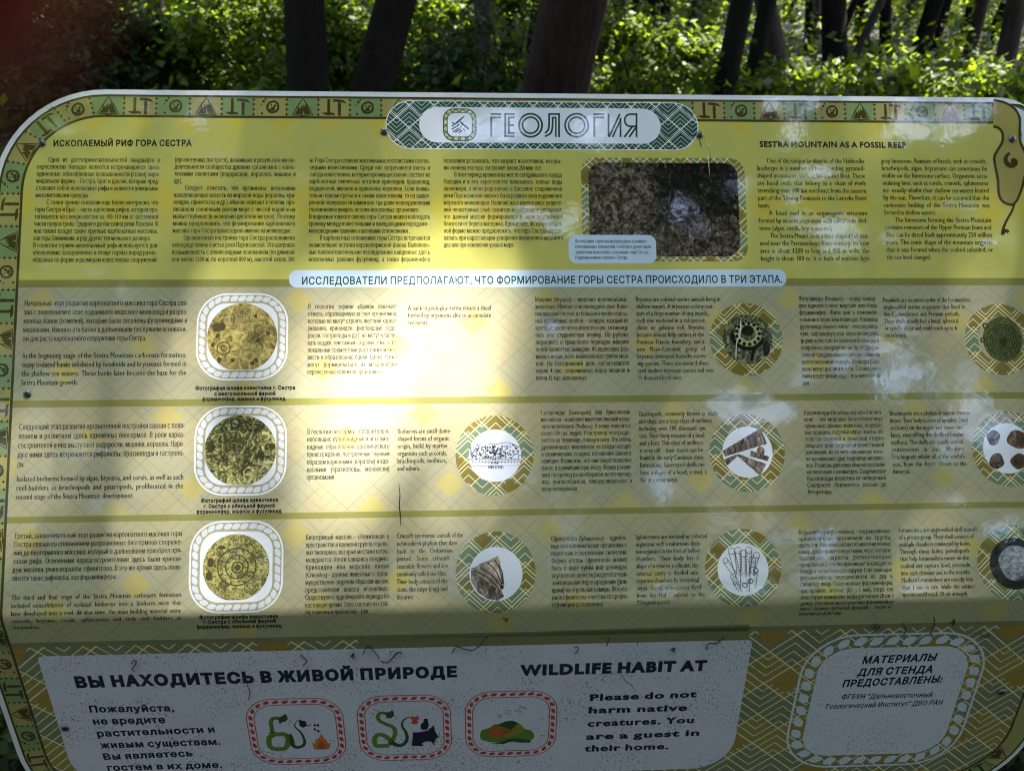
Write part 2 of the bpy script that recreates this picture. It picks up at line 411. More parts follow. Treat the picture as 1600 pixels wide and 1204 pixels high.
# run of the strip: from the top right, along the top leftwards, down the left side, along the bottom, round the bottom right corner
tl = rrect(UL + 26.5, VT + 26.5, UR - 26.5, VB - 26.5, RC - 26.5, 14)
run = resample([(B(1553, 172)[0], tl[0][1])] + tl[45:60][::-1] + tl[30:45][::-1] + tl[15:30][::-1], 2.0)
def on_strip(d, pts):
    """icon points (x along the strip seen upright, y towards the board's rim), placed at run length d"""
    i = min(len(run) - 2, max(1, int(d / 2.0))); a, b = run[i - 1], run[i + 1]; l = math.hypot(b[0] - a[0], b[1] - a[1]) or 1
    tx, ty = (b[0] - a[0]) / l, (b[1] - a[1]) / l; o = run[i]
    return [(o[0] - tx * x - ty * y, o[1] - ty * x + tx * y) for x, y in pts]
run_len = 2.0 * len(run)
CELL = 50.6
kinds = ['hammer_emblem', 'mountain_emblem', 'rock_emblem']
def icon(kind):
    if kind == 'mountain_emblem':
        t = ribbon(smooth_pts([(-16, -13), (-8.5, 1), (0, 15), (8.5, 1), (16, -13), (0, -14)], 1, True), 2.2, True)
        return t + [[(-13, -12), (-9, -5), (-7, 1), (-4, -3), (-2.5, 4), (-.3, -1), (1, 5), (3, 1), (4.5, 6), (9, -3), (13, -12), (3, -12), (1, -6), (0, -12)]]
    if kind == 'hammer_emblem':
        return seg((-9, 14), (-9, -9), 4.6) + [[(-20, -9), (-15, -12.5), (-9, -13.5), (-3, -12.5), (1, -14), (0, -9.5), (-5, -8.5), (-12, -8.5)]] + \
            seg((8, -14), (8, 8), 4.6) + [[(-2, 13.5), (4, 13.5), (9, 13), (15, 11.5), (20, 6), (15, 7.5), (11, 8.5), (4, 8.5), (3, 9.5), (-2, 9)]] + seg((8, 1), (8, 3), 6)
    body = ring([(2 + x, y) for x, y in [(11, 0), (10, 6), (6, 10), (1, 11), (-4, 9), (-8, 6), (-10, 1), (-9, -5), (-5, -10), (1, -11), (7, -9), (10.5, -5)]],
                [(2 + x, y) for x, y in [(7.5, 0), (7, 4), (4, 7), (1, 7.5), (-2, 6), (-5, 5), (-6, 1), (-6, -3), (-3, -6), (1, -7), (4, -6), (7, -3)]])
    blobs = [circle(3, -3, 3.6, 9), circle(6, 2, 2.3, 8), circle(-2, -5, 2.2, 8), circle(0, 3, 1.5, 7), circle(-12, 9, 2.4, 7), circle(-9, 13, 1.8, 6), circle(-15, 4, 1.4, 6), circle(-14, -11, 2.1, 6)]
    return body + blobs
d = 26.0; k = 0
while d < run_len - 30:
    kd = kinds[k % 3]
    if k % 2 == 0:
        q = [on_strip(d, [(x, y)])[0] for x in (-25.3, -12, 0, 12, 25.3) for y in (-17.5, 17.5)]
        sheet('green_cell', [[q[2 * i], q[2 * i + 1], q[2 * i + 3], q[2 * i + 2]] for i in range(4)], M_cell, 2, strip)
    saws = []
    for j in range(-2, 2):
        y = j * 8.2 + 4.1
        saws.append(on_strip(d, [(25.3, y - 3.4), (25.3, y + 3.4), (22.0 - 0, y)])); saws.append(on_strip(d, [(25.3, y - 1), (25.3, y + 1), (28.5, y)]))
    sheet('sawtooth_edging', saws, M_dark, 3, strip)
    poly = [on_strip(d, p) for p in icon(kd)]
    x, y = proj(S(*poly[0][0]))
    if -60 < x < 1660 and y < 1240: sheet(kd, poly, M_dark, 4, strip)
    d += CELL; k += 1
sheet('border_line', ring(board_outline(8, RC), board_outline(11.5, RC)) , M_dark, 4, strip)

# fields inside the border
def field_fn(nb, uv):
    x, y, _ = nb.sep(uv); x = nb.m('DIVIDE', nb.m('ADD', x, nb.m('MULTIPLY', nb.noise(uv, .06, 2), 6.0)), 74.0); y = nb.m('DIVIDE', y, 104.0)
    a = nb.m('ADD', x, y); b = nb.m('SUBTRACT', x, y); ia = nb.m('FLOOR', a); ib = nb.m('FLOOR', b)
    fa = nb.m('PINGPONG', a, .5); fb = nb.m('PINGPONG', b, .5); soft = nb.smooth(nb.m('MINIMUM', fa, fb), .0, .16)
    sol = nb.m('LESS_THAN', nb.m('FLOORED_MODULO', nb.m('MULTIPLY_ADD', ib, 2.0, ia), 3.0), .5)
    sol2 = nb.m('LESS_THAN', nb.m('FLOORED_MODULO', nb.m('ADD', ib, ia), 3.0), .5)
    c = nb.mix(nb.m('MULTIPLY', sol2, nb.m('MULTIPLY', soft, .6)), C(125, 132, 72), C(120, 128, 71))
    return nb.mix(nb.m('MULTIPLY', sol, nb.m('MULTIPLY', soft, .85)), c, C(133, 132, 56))
M_field = print_mat('yellow_field_print', None, field_fn, dirt=.20)
fi = board_outline(INL, RC)
v_b1 = B(100, 437)[1]; v_b1b = B(100, 449)[1]; v_b2 = B(100, 625)[1]; v_b2b = B(100, 636)[1]; v_b3 = B(100, 806)[1]; v_b3b = B(100, 816)[1]; v_low = B(300, 998)[1]
def clip_v(poly, a, b):
    def half(p, f, v):
        out = []
        for i in range(len(p)):
            q, r = p[i], p[(i + 1) % len(p)]
            if f(q[1]): out.append(q)
            if f(q[1]) != f(r[1]): t = (v - q[1]) / (r[1] - q[1]); out.append((q[0] + t * (r[0] - q[0]), v))
        return out
    return half(half(poly, lambda v: v >= a, a), lambda v: v <= b, b)
sheet('heading_field', [clip_v(fi, -999, v_b1)], M_field, 1, board)
M_row = print_mat('pale_row_print', None, trellis(78, .92, C(112, 116, 94), C(108, 115, 97), C(118, 119, 78), C(92, 88, 80), 4, .020, .024, 5, .62, .19), dirt=.22)
for a, b in ((v_b1b, v_b2), (v_b2b, v_b3), (v_b3b, v_low)): sheet('stage_field', [clip_v(fi, a, b)], M_row, 1, board)
M_band = print_mat('olive_band_print', C(86, 92, 52), dirt=.16)
for a, b in ((v_b1, v_b1b), (v_b2, v_b2b), (v_b3, v_b3b)): sheet('divider_band', [clip_v(fi, a, b)], M_band, 1, board)
KL = .52
M_lowf = print_mat('woven_field_print', None, trellis(78, .86, C(58, 64, 50, KL), C(70, 68, 36, KL), C(72, 64, 28, KL), C(110, 114, 94, KL), 4, .022, .030, 5), dirt=.12, specks=.55)
sheet('woven_field', [clip_v(fi, v_low, 9999)], M_lowf, 1, board)
M_lowb = print_mat('dark_band_print', C(58, 62, 44, KL), dirt=.12, specks=.4)
sheet('dark_band', [clip_v(fi, v_low, v_low + 9)] + [[B(560, 995), B(1171, 975), B(1171, 1004), B(560, 1020)]], M_lowb, 2, board)
sheet('border_line', ring(board_outline(INL - 2.5, RC), board_outline(INL + 1.5, RC)), M_dark, 3, strip)

# tentacle ornament at the top right end of the strip
M_olive = print_mat('olive_ornament_print', C(104, 104, 62), dirt=.14)
orn_o = BL([(1552, 157), (1560, 158), (1573, 162), (1586, 171), (1593, 185), (1593, 205), (1594, 222), (1602, 240), (1604, 258), (1600, 280), (1596, 296), (1590, 311), (1584, 319)])
orn_i = BL([(1552, 198), (1560, 200), (1566, 208), (1566, 222), (1558, 236), (1553.5, 246), (1555, 260), (1559, 280), (1560, 298), (1563, 310), (1570, 317), (1580, 320), (1584, 319)])
orn = sheet('tentacle_ornament', [orn_o + orn_i[::-1][1:]], M_olive, 5, board)
lines = ribbon(smooth_pts(orn_o, 5), 4.2) + ribbon(smooth_pts(orn_i, 5), 4.6)
tail = smooth_pts(BL([(1585, 318), (1581, 330), (1573, 344), (1568, 356), (1566, 366), (1571, 360), (1576, 363)]), 4)
lines += ribbon(tail, [3.5 + 2.2 * i / len(tail) for i in range(len(tail))])
sheet('ornament_outline', lines, M_dark, 6, orn)
sp1 = [(1582 + (13 - 10 * t) * math.cos(-1.9 - 5.4 * t), 251 + (12.5 - 9.5 * t) * math.sin(-1.9 - 5.4 * t)) for t in [i / 26 for i in range(27)]]
sheet('spiral_mark', ribbon(BL(sp1), [1.5 + 7.5 * math.sin(math.pi * min(1, .12 + i / 30)) for i in range(27)]) + [BL(circle(1584, 252, 5, 14))], M_dark, 6, orn)
M_sky = print_mat('pale_blue_margin_print', (.60, .72, .80, 1))
arc = [p for p in board_outline(10, RC)[:15] if p[0] > B(1577, 158)[0]]
orn_side = BL([(1575, 160), (1588, 169), (1596, 184), (1596, 205), (1597, 222), (1604, 236)])
sheet('pale_margin', [orn_side + [(UR - 10, orn_side[-1][1])] + arc[::-1]], M_sky, 5, board)
sheet('ornament_wedge', [BL([(1578, 162), (1592, 167), (1606, 174), (1607, 169), (1594, 163)])], M_dark, 6, orn)

# header plaque
u0, v0 = B(604, 158); u1, v1 = B(1091, 234)
M_weave = print_mat('green_weave_print', None, trellis(40, .93, C(26, 56, 48), C(28, 60, 52), C(30, 62, 54), C(176, 188, 192), 5, .026, .020, 97), dirt=.08)
plq = sheet('header_plaque', [rrect(u0, v0, u1, v1, (v1 - v0) / 2, 16)], M_weave, 5, board)
sheet('plaque_rim', ring(rrect(u0 - 1.5, v0 - 1.5, u1 + 1.5, v1 + 1.5, (v1 - v0) / 2 + 1.5, 16), rrect(u0, v0, u1, v1, (v1 - v0) / 2, 16)), M_line, 5, plq)
a0, b0 = B(655, 167); a1, b1 = B(1033, 225)
sheet('plaque_face', [rrect(a0, b0, a1, b1, (b1 - b0) / 2, 16)], M_plaque, 6, plq)
Tt = []
def st(pts, w=3.1, closed=False): Tt.extend(ribbon(BL(pts), w, closed))
for x in (766, 927):                                       # Г
    st([(x, 178.5), (x + 17, 178.5)]); st([(x, 183.8), (x + 17, 183.8)]); st([(x + 1.6, 183.8), (x + 1.6, 214)])
st([(789.5, 177), (789.5, 214.5)]); st([(788, 178.5), (804, 178.5)]); st([(788, 213), (804, 213)])   # Е
st([(795, 182.5), (795, 209.5)]); st([(794, 183.8), (804, 183.8)]); st([(794, 208), (804, 208)]); st([(795, 196), (803, 196)])
for cx in (829, 901):                                      # О
    st(circle(cx, 196, 18, 40), 3.2, True); st(circle(cx, 196, 12.6, 36), 3.0, True)
st([(873.5, 177), (873.5, 214.5)]); st([(856.5, 178.5), (875, 178.5)])                               # Л
st(smooth_pts([(858, 178.5), (858, 194), (856.5, 203), (851.5, 208.5)], 5)); st(smooth_pts([(863.5, 184), (863.2, 198), (860.5, 208), (851.5, 213.5)], 5))
st([(862, 184), (869.5, 184)]); st([(868.5, 184), (868.5, 214.5)], 2.6)
st([(950.8, 178), (950.8, 213)]); st([(969.5, 184), (969.5, 214.5)]); st([(951.5, 214.5), (968.5, 178)]); st([(957, 214.5), (970, 186.5)])   # И
st([(994.5, 177), (994.5, 214.5)]); st([(995, 178.7)] + [(985 + 9 * math.cos(a), 188.2 + 9.5 * math.sin(a)) for a in [(-90 - 12 * i) * math.pi / 180 for i in range(16)]] + [(994, 197.5)])
st([(988, 198), (975.5, 214.5)]); st([(994, 199), (983, 214.5)])
sheet('title_lettering', Tt, M_green_ink, 7, plq)
e0, f0 = B(693, 170.5); e1, f1 = B(744, 220)
M_rope_g = print_mat('rope_green_print', None, trellis(11, 1.0, C(128, 140, 96), C(140, 150, 110), C(110, 128, 84), C(40, 66, 56), 2, .12, .05, 97))
em_ = sheet('plaque_emblem', ring(rrect(e0, f0, e1, f1, 16), rrect(e0 + 6, f0 + 6, e1 - 6, f1 - 6, 11)), M_rope_g, 7, plq)
em = ring(rrect(e0 - 1, f0 - 1, e1 + 1, f1 + 1, 17), rrect(e0 + .6, f0 + .6, e1 - .6, f1 - .6, 15.5)) + ring(rrect(e0 + 5.4, f0 + 5.4, e1 - 5.4, f1 - 5.4, 11.5), rrect(e0 + 6.6, f0 + 6.6, e1 - 6.6, f1 - 6.6, 10.5))
em += [BL([(711, 192), (725, 181), (726.5, 182), (716, 192.5), (713, 194)])] + seg(B(719, 190.5), B(732.5, 202), 2.6)
for i, (xa, ya, xb, yb) in enumerate([(706, 191, 710, 194), (706, 197.5, 713, 192.5), (706, 202.5, 717, 195), (707, 207, 717, 200), (711, 207.5, 720, 201.5), (717, 208, 722, 204)]): em += seg(B(xa, ya), B(xb, yb), 2.2)
for x, y in ((717, 195), (720, 199), (724, 202), (722, 195), (726, 204)): em.append(BL(circle(x, y, 1.3, 6)))
sheet('pickaxe_mark', em, M_green_ink, 8, plq)

# banner
u0, v0 = B(452, 422); u1, v1 = B(1229, 447)
ban = sheet('stage_banner', [rrect(u0, v0, u1, v1 + .5, 12)], M_banner, 4, board)
words('banner_lettering', [('ИССЛЕДОВАТЕЛИ ПРЕДПОЛАГАЮТ, ЧТО ФОРМИРОВАНИЕ ГОРЫ СЕСТРА ПРОИСХОДИЛО В ТРИ ЭТАПА.', 471, 444.5, 1223, 441.5)], ban, M_green_ink, 12, .022, 3)

# headings and text
words('heading_lettering', [('ИСКОПАЕМЫЙ РИФ ГОРА СЕСТРА', 83, 228.5, 300, 228)], board, M_ink, 9.6, .042, 3)
words('heading_lettering', [('SESTRA MOUNTAIN AS A FOSSIL REEF', 1187, 229.5, 1416, 231)], board, M_ink, 9.6, .042, 3)
TX = lambda *a, **k: block('text_column', *a, parent=board, mat=M_ink, **k)
TX(['>Одна из достопримечательностей ландшафта в', 'окрестностях Находки являются встречающиеся здесь', 'одиночные, обособленные возвышенности (сопки) пира-', 'мидальной формы – Сестра, Брат и другие, которые пред-', 'ставляют собой ископаемые рифы и являются уникальны-', 'ми памятниками природы.|',
    '>С точки зрения геологии еще более интересно, что', 'горы Сестра и Брат – часть «цепочки» рифов, которая про-', 'тягивается на северо-восток на 100-110 км от восточной', 'части полуострова Трудного до бассейна реки Лазовки. В', 'нее также входят такие крупные карбонатные массивы,', 'как гора Племянник, и ряд других тел меньшого размера.|',
    'В геологии термин «ископаемый риф» используется для', 'обозначения захороненных в толще горных пород разно-', 'образных по форме и размерам известковых сооружений'], 58, 253, 409.5, 250)
TX(['(органогенных построек), возникших в результате жизне-', 'деятельности сообщества древних организмов с извес-', 'тковыми скелетами (водорослей, кораллов, мшанок и', 'др.).|', '>Следует отметить, что организмы, интенсивно', 'накапливающие известь из морской воды (кораллы, кри-', 'ноидеи, сфинктозоа и др.), обычно обитают в теплом, про-', 'низанном солнечным светом море с чистой водой и на',
    'малых глубинах (в несколько десятков метров). Поэтому', 'можно предположить, что формирование карбонатного', 'массива горы Сестра происходило именно на мелководье.|', '>Органогенная постройка гора Сестра расположена', 'непосредственно в устье реки Партизанской. Это шатровая', 'возвышенность с эллипсоидным основанием (по длинной', 'оси около 1200 м, по короткой 800 м), высотой около 300'], 273, 253, 408.6, 462.6)
TX(['м. Гора Сестра сложена массивными, неслоистыми светло-', 'серыми известняками. Среди них встречаются линзы и', 'гнезда известняков, которые преимущественно состоят из', 'карбонатных скелетных остатков криноидей, брахиопод,', 'водорослей, мшанок и одиночных кораллов. Если внима-', 'тельно присмотреться к таким известнякам, то на вывет-', 'ренной поверхности камня кое-где даже невооруженным', 'глазом можно увидеть остатки ископаемых организмов.|',
    'В подножье южного склона горы Сестра можно наблюдать', 'границу между известняками и вмещающими породами –', 'мелководными гравийно-галечными отложениями .|', '>В карбонатных отложениях горы Сестра встречаются', 'окаменевшие остатки верхнепермской фауны. Выполнен-', 'ные палеонтологические исследования найденных здесь', 'ископаемых раковин фузулинид, а также фораминифер'], 484, 254, 408.6, 672)
TX(['позволили установить, что возраст известняков, которы-', 'ми сложена эта гора, составляет около 250 млн. лет.|', '>В этот период времени на месте сегодняшнего города', 'Находки и в его окрестностях плескались теплые воды', 'палеоморя, а непосредственно в бассейне современной', 'реки Партизанской широко была развита зона подвижного', 'морского мелководья. Наличие же в известняках включе-', 'ний неокатанных глыб гранитов и габброидов указывает,',
    'что данный массив формировался в непосредственной', 'близости от берега материка. Кроме того, по конусообраз-', 'ной форме можно предположить, что гора Сестра образо-', 'валась при нарастающем ускорении погружения морского', 'дна или при изменении уровня моря.|'], 693, 254.5, 386, 877.7)
TX(['>One of the unique landmarks of the Nakhodka', 'landscape is a number of free-standing pyramid-', 'shaped mountains, such as Sestra and Brat. These', 'are fossil reefs that belong to a chain of reefs', 'stretching over 100 km northeast from the eastern', 'part of the Trudny Peninsula to the Lazovka River', 'basin.|', '>A fossil reef is an organogenic structure', 'formed by ancient organisms with calcareous skel-', 'etons (algae, corals, bryozoans etc).|',
    '>The Sestra Mountain is a tent-shaped hill situ-', 'ated near the Partizanskaya River estuary. Its base', 'area is about 1200 m long and 800 m wide, the', 'height is about 300 m. It is built of massive light'], 1182, 254.5, 407.5, 1351)
TX(['grey limestone. Remains of fossils, such as crinoids,', 'brachiopods, algae, bryozoans can sometimes be', 'visible on the limestone surface. Organisms accu-', 'mulating lime, such as corals, crinoids, sphinctozoa', 'etc. usually inhabit clear shallow sea waters heated', 'by the sun. Therefore, it can be assumed that the', 'carbonate buildup of the Sestra Mountain was', 'formed in shallow waters.|', '>The limestone forming the Sestra Mountain',
    'contains remnants of the Upper Permian fauna and', 'thus can be dated back approximately 250 million', 'years. The conic shape of the mountain suggests', 'that it was formed when the seabed subsided, or', 'the sea level changed.|'], 1377, 255, 405.4, 1542)
# stage 1
TX(['Начальный этап развития карбонатного массива гора Сестра свя-', 'зан с появлением в зоне подвижного морского мелководья разроз-', 'ненных банок (отмелей), которые были заселены фузулинидами и', 'мшанками. Именно эти банки в дальнейшем послужили основани-', 'ем для роста карбонатного сооружения горы Сестра.|'], 38, 478, 533, 293.5, em=.90)
TX(['In the beginning stage of the Sestra Mountain carbonate formation,', 'many isolated banks inhabited by fusulinids and bryozoans formed in', 'the shallow sea waters. These banks later became the base for the', 'Sestra Mountain growth.|'], 35, 559.6, 601.6, 292, em=.90)
TX(['В геологии термин «банка» означает', 'отмель, образованную за счет организмов,', 'которые не могут строить жесткий каркас', '(мшанки, криноидеи, филлоидные водо-', 'росли, гастроподы и др.), но могут улавли-', 'вать осадки, тем самым создавая отмели. Их', 'локальный совместный рост также может', 'вести к образованию банки. Банки также', 'могут формироваться из механически', 'перенесенных обломков организмов.|'], 481.5, 482.5, 584.5, 620.5)
TX(['A bank in geological terms means a shoal', 'formed by organisms able to accumulate', 'sediments.|'], 637.5, 484.5, 507.5, 767.5)
TX(['Мшанки (Bryozoa) – морские колониальные', 'животные. Обитают в мелководной зоне. Коло-', 'ния мшанок состоит из большого числа отдель-', 'ных крошечных особей – зооидов, каждый из', 'которых заключён в известковую, хитиноид-', 'ную или студенистую ячейку. На рубеже', 'пермского и триасового периодов мшанки', 'почти полностью вымерли. Из уцелевших раз-', 'вилась новая, мезо-кайнозойская группа мша-', 'нок. На сегодняшний день насчитывается', 'около 4 тыс. современных видов мшанок и', 'почти 15 тыс. ископаемых.|'], 836, 471.5, 594, 981)
TX(['Bryozoa are colonial marine animals living in', 'shallow waters. A bryozoan colony con-', 'sists of a large number of tiny zooids,', 'each one enclosed in a calcareous,', 'chitin or gelatine cell. Bryozoa', 'became almost fully extinct at the', 'Permian-Triassic boundary, and a', 'new Mezo-Cenozoic group of', 'bryozoa developed from the surviv-', 'ing species. There are about 4 thou-', 'sand modern bryozoan species and over', '15 thousand fossil ones.|'], 993.5, 471, 593.5, [1126, 1115, 1107, 1102, 1100, 1099, 1099, 1100, 1102, 1106, 1113, None])
TX(['Фузулиниды (Fusulinida) – отряд вымер-', 'ших одноклеточных морских животных', 'фораминифер. Жили они в каменноу-', 'гольном и пермском периодах. Раковина', 'фузулинид обычно имеет чечевицевид-', 'ную, шаровидную или веретеновидную', 'форму и состоит из начальной камеры и', 'спирально завернутой части, подразде-', 'ленной продольными перегородками на', 'многочисленные камеры. Размеры рако-', 'вины могут достигать 6 см. Стенка рако-', 'вины известковая, одно- или многослой-', 'ная.|'], 1248, 470, 602, 1370)
TX(['Fusulinids are an extinct order of the Foraminifera', 'single-celled marine organisms that lived in', 'the Carboniferous and Permian periods.', 'Their shells usually had a lentil, spherical', 'or spindle shape and could reach up to 6', 'cm in length.|'], 1380, 472, 527, [1516, 1507, 1499, 1496, 1493, None])
# stage 2
TX(['Следующий этап развития органогенной постройки связан с появ-', 'лением и развитием здесь единичных биогермов. В роли карка-', 'состроителей в них выступают водоросли, мшанки, кораллы. Наря-', 'ду с ними здесь встречаются рифолюбы: брахиоподы и гастропо-', 'ды.|'], 29.5, 671, 729, 289, em=.90)
TX(['Isolated bioherms formed by algae, bryozoa, and corals, as well as such', 'reef-builders as brachiopods and gastropods, proliferated in the', 'second stage of the Sestra Mountain development.|'], 26, 752, 780, 287, em=.90)
TX(['В геологии биогермы – сравнительно', 'небольшие куполовидные или холмо-', 'видные образования органического', 'происхождения, построенные главным', 'образом корковыми (кораллы) и кар-', 'касными (брахиоподы, моллюски)', 'организмами.|'], 480, 678, 749, 609)
TX(['Bioherms are small dome-', 'shaped forms of organic', 'origin, build by marine', 'organisms such as corals,', 'brachiopods, molluscs,', 'and others.|'], 621, 677, 735, [706, 702.5, 699.5, 699, 699, None])
TX(['Гастроподы (Gastropoda) или брюхоногие', 'моллюски – наиболее многочисленный класс', 'типа моллюсков (Mollusca). К нему относится', 'около 100 тыс. видов. У гастропод тело разде-', 'ляется на туловище, голову и ногу. Это очень', 'древний класс моллюсков: их следы находят', 'в окаменевших осадках отложений раннего', 'кембрия. Возможно, что они существовали и', 'ранее, в докембрийскую эпоху. Форма ракови-', 'ны у гастропод разнообразная: колпачковид-', 'ная, улиткообразная, плоскоспиральная и', 'конусоспиральная.|'], 845, 648, 767, 985)
TX(['Gastropods, commonly known as snails', 'and slugs, are a large class of molluscs', 'including over 100 thousand spe-', 'cies. Their body consists of a head', 'and a foot. This class of molluscs', 'is very old – their traces can be', 'found in the early Cambrian stone', 'formations. Gastropod shells can', 'have a shape of a hood, a snail, a', 'flat or a conic spiral.|'], 998, 650, 753, [1122, 1112.5, 1104, 1100, 1098, 1097, 1098, 1099, 1102, None])
TX(['Брахиоподы (Brachiopoda) или плечен-', 'огие – тип морских беспозвоночных', 'одиночных донных животных, ведущих,', 'как правило, сидячий образ жизни. Их', 'тело со спинной и брюшной сторон', 'покрыто двустворчатой известковой', 'раковиной, из-за чего плеченогие внеш-', 'не напоминают двустворчатых моллюс-', 'ков. Размеры раковины обычно составля-', 'ют несколько сантиметров. Современные', 'брахиоподы известны от побережий', 'Северного Ледовитого океана до', 'Антарктиды.|'], 1256, 648, 771.6, 1379)
TX(['Brachiopods are a phylum of marine inverte-', 'brates. Their body is covered by valves (shell', 'sections) on the upper and lower sur-', 'faces, resembling the shells of bivalve', 'molluscs. The shells are usually several', 'centimeters in size. Modern', "brachiopods inhabit all of the world's", 'seas, from the Arctic Ocean to the', 'Antarctic.|'], 1390, 649, 740, [1517, 1512, 1505, 1504, 1503, 1503, 1504, 1506, None])
# stage 3
TX(['Третий, заключительный этап развития карбонатного массива горы', 'Сестра связан со сближением разрозненных биогермных сооруже-', 'ний до биогермного массива, который в дальнейшем приобрел при-', 'знаки рифа. Основными каркасостроителями здесь были кринои-', 'деи, мшанки, реже кораллы, сфинктозоа. В это же время здесь появ-', 'ляются такие рифолюбы, как фораминиферы .|'], 22, 841, 907, 285, em=.90)
TX(['The third and final stage of the Sestra Mountain carbonate formation', 'included consolidation of isolated bioherms into a bioherm mass that', 'later developed into a reef. At that time, the main building material were', 'crinoids, bryozoa, corals, sphinctozoa and such reef builders as', 'foraminifera.|'], 18, 937, 982.5, 283, em=.90)
TX(['Биогермный массив – сближенная в', 'пространстве и времени группа отдель-', 'ных биогермов, которые местами нагро-', 'мождаются, почти сливаясь воедино.', 'Криноидеи или морские лилии', '(Crinoidea) – донные животные с преи-', 'мущественно сидячим образом жизни,', 'представители класса иглокожих.', 'Существуют с ордовикского периода по', 'настоящее время. Тело состоит из стеб-', 'ля, чашечки и брахиолей – рук.|'], 478, 843, 959.5, 608)
TX(['Crinoids are marine animals of the', 'echinoderm phylum that date', 'back to the Ordovician', 'period. Some crinoids', 'resemble flowers and are', 'commonly called sea lilies.', 'Their body consists of the', 'stem, the calyx (cup) and', 'the arms.|'], 620, 840.5, 936, [724, 715, 707.5, 703, 700, 699, 699.5, 700, None])
TX(['Сфинктозоа (Sphinctozoa) – одиноч-', 'ные или колониальные организмы с', 'пористым известковым скелетом.', 'Форма «тела» сфинктозоа может', 'быть в виде кубка или цилиндра;', 'внутренняя полость разделена гори-', 'зонтальными перегородками (дни-', 'щами) на отдельные камеры. Ископа-', 'емая сфинктозоа известна со средне-', 'го кембрия до палеогена.|'], 861, 845, 948, 979.5)
TX(['Sphinctozoa are isolated or colonial', 'organisms with a calcareous skele-', 'ton organized in the form of hollow', 'chambers. Their body has a', 'shape of a cube or a cylinder; the', 'internal cavity is divided into', 'separate chambers by horizontal', 'septa. Fossil sphinctozoa lived', 'from the Mid Cambrian to the', 'Paleogene period.|'], 993, 842, 944.5, [1105, 1096, 1093, 1091, 1090, 1090, 1091, 1094, 1099, None])
TX(['Фораминиферы (Foraminifera) – тип раковинных', 'одноклеточных организмов из группы', 'протистов. Раковина состоит из многочисленных', 'камер, соединённых отверстиями, через которые', 'тончайшие выросты (ретикулоподии)', 'единственной клетки проникают в каждую из', 'камер, а также выходят наружу. С их помощью', 'фораминиферы передвигаются по дну и', 'собирают пищу. Современные фораминиферы,', 'как правило, мелкие (0,1 – 1 мм), тогда как', 'некоторые вымершие виды достигали 20 см в', 'длину. Основная масса раковин фораминифер', 'имеет размер песчаной фракции – около 61', 'микрометра (0,061 мм).|'], 1247, 834.4, 961, 1391, slant_tail=4)
TX(['Foraminifera are single-celled shell animals', 'of a protist group. Their shell consists of', 'multiple chambers connected by holes.', 'Through these holes, pseudopods', 'that help foraminifera move on the', 'seabed and capture food, protrude', 'into each chamber and to the outside.', 'Modern foraminifera are mostly less', 'than 1 mm in size, while the extinct', 'species could reach 20 cm in length.|'], 1404, 831.5, 932, [1527, 1521, 1516, 1513, 1512, 1513, 1513, 1516, 1519, None], slant_tail=1)
words('caption_lettering', [('Фотография шлифа известняка г. Сестра', 305, 609, 462, 608), ('с многочисленной фауной', 335, 617.6, 431, 617), ('фораминифер, мшанок и фузулинид.', 316, 625.8, 448, 625)], board, M_ink, 5.6, .05)
words('caption_lettering', [('Фотография шлифа известняка', 314, 784.5, 435, 783), ('г. Сестра с обильной фауной', 318, 793.3, 430, 792), ('фораминифер, мшанок и фузулинид', 307, 801.6, 440, 800.5)], board, M_ink, 5.6, .05)
words('caption_lettering', [('Фотография шлифа известняка', 312, 966.5, 435, 964.5), ('г. Сестра с обильной фауной', 318, 973.6, 432, 971.5), ('фораминифер, мшанок и фузулинид.', 308, 981.2, 442, 979)], board, M_ink, 6.4, .05)

# ------------------------------------------------------------------ pictures on the board
def thin_fn(sc, dark, mid_, light, seed, ringy=0.0):
    def fn(nb, uv):
        v = nb.map(uv, (1, 1, 1), (seed, seed * 1.7, 0)); w = nb.noise(v, .05 * sc, 4, .6, 2.2)
        e = nb.smooth(nb.voro(v, .055 * sc, 'DISTANCE_TO_EDGE'), 0, .16); cell = nb.voro(v, .055 * sc)
        n = nb.noise(v, .35, 5, .7)
        big = nb.voro(nb.map(nb.mix(.5, v, v), (1, 1, 1), (seed * 3, 9, 0)), .026 * sc, 'F1', 1)
        tone = nb.m('ADD', nb.m('MULTIPLY', nb.sep(big)[0], .14), nb.m('MULTIPLY_ADD', w, .80, -.02))
        f = nb.m('ADD', tone, nb.m('MULTIPLY', nb.m('SUBTRACT', n, .5), .75))
        f = nb.m('ADD', f, nb.m('MULTIPLY', nb.m('SUBTRACT', 1.0, e), .22))
        f = nb.m('SUBTRACT', f, nb.m('MULTIPLY', nb.smooth(cell, .42, .75), .20))
        return nb.ramp(f, [(.30, dark), (.48, mid_), (.72, light)])
    return fn
M_thin1 = print_mat('thin_section_print_a', None, thin_fn(1.0, C(66, 64, 40), C(104, 102, 60), C(136, 132, 84), 11))
M_thin2 = print_mat('thin_section_print_b', None, thin_fn(1.5, C(34, 38, 26), C(84, 90, 58), C(142, 148, 104), 47))
M_thin3 = print_mat('thin_section_print_c', None, thin_fn(2.2, C(54, 58, 36), C(98, 102, 60), C(130, 132, 84), 93))
M_thin_ink = print_mat('thin_section_ink', C(48, 48, 28))
M_thin_pale = print_mat('thin_section_pale', C(150, 150, 96))
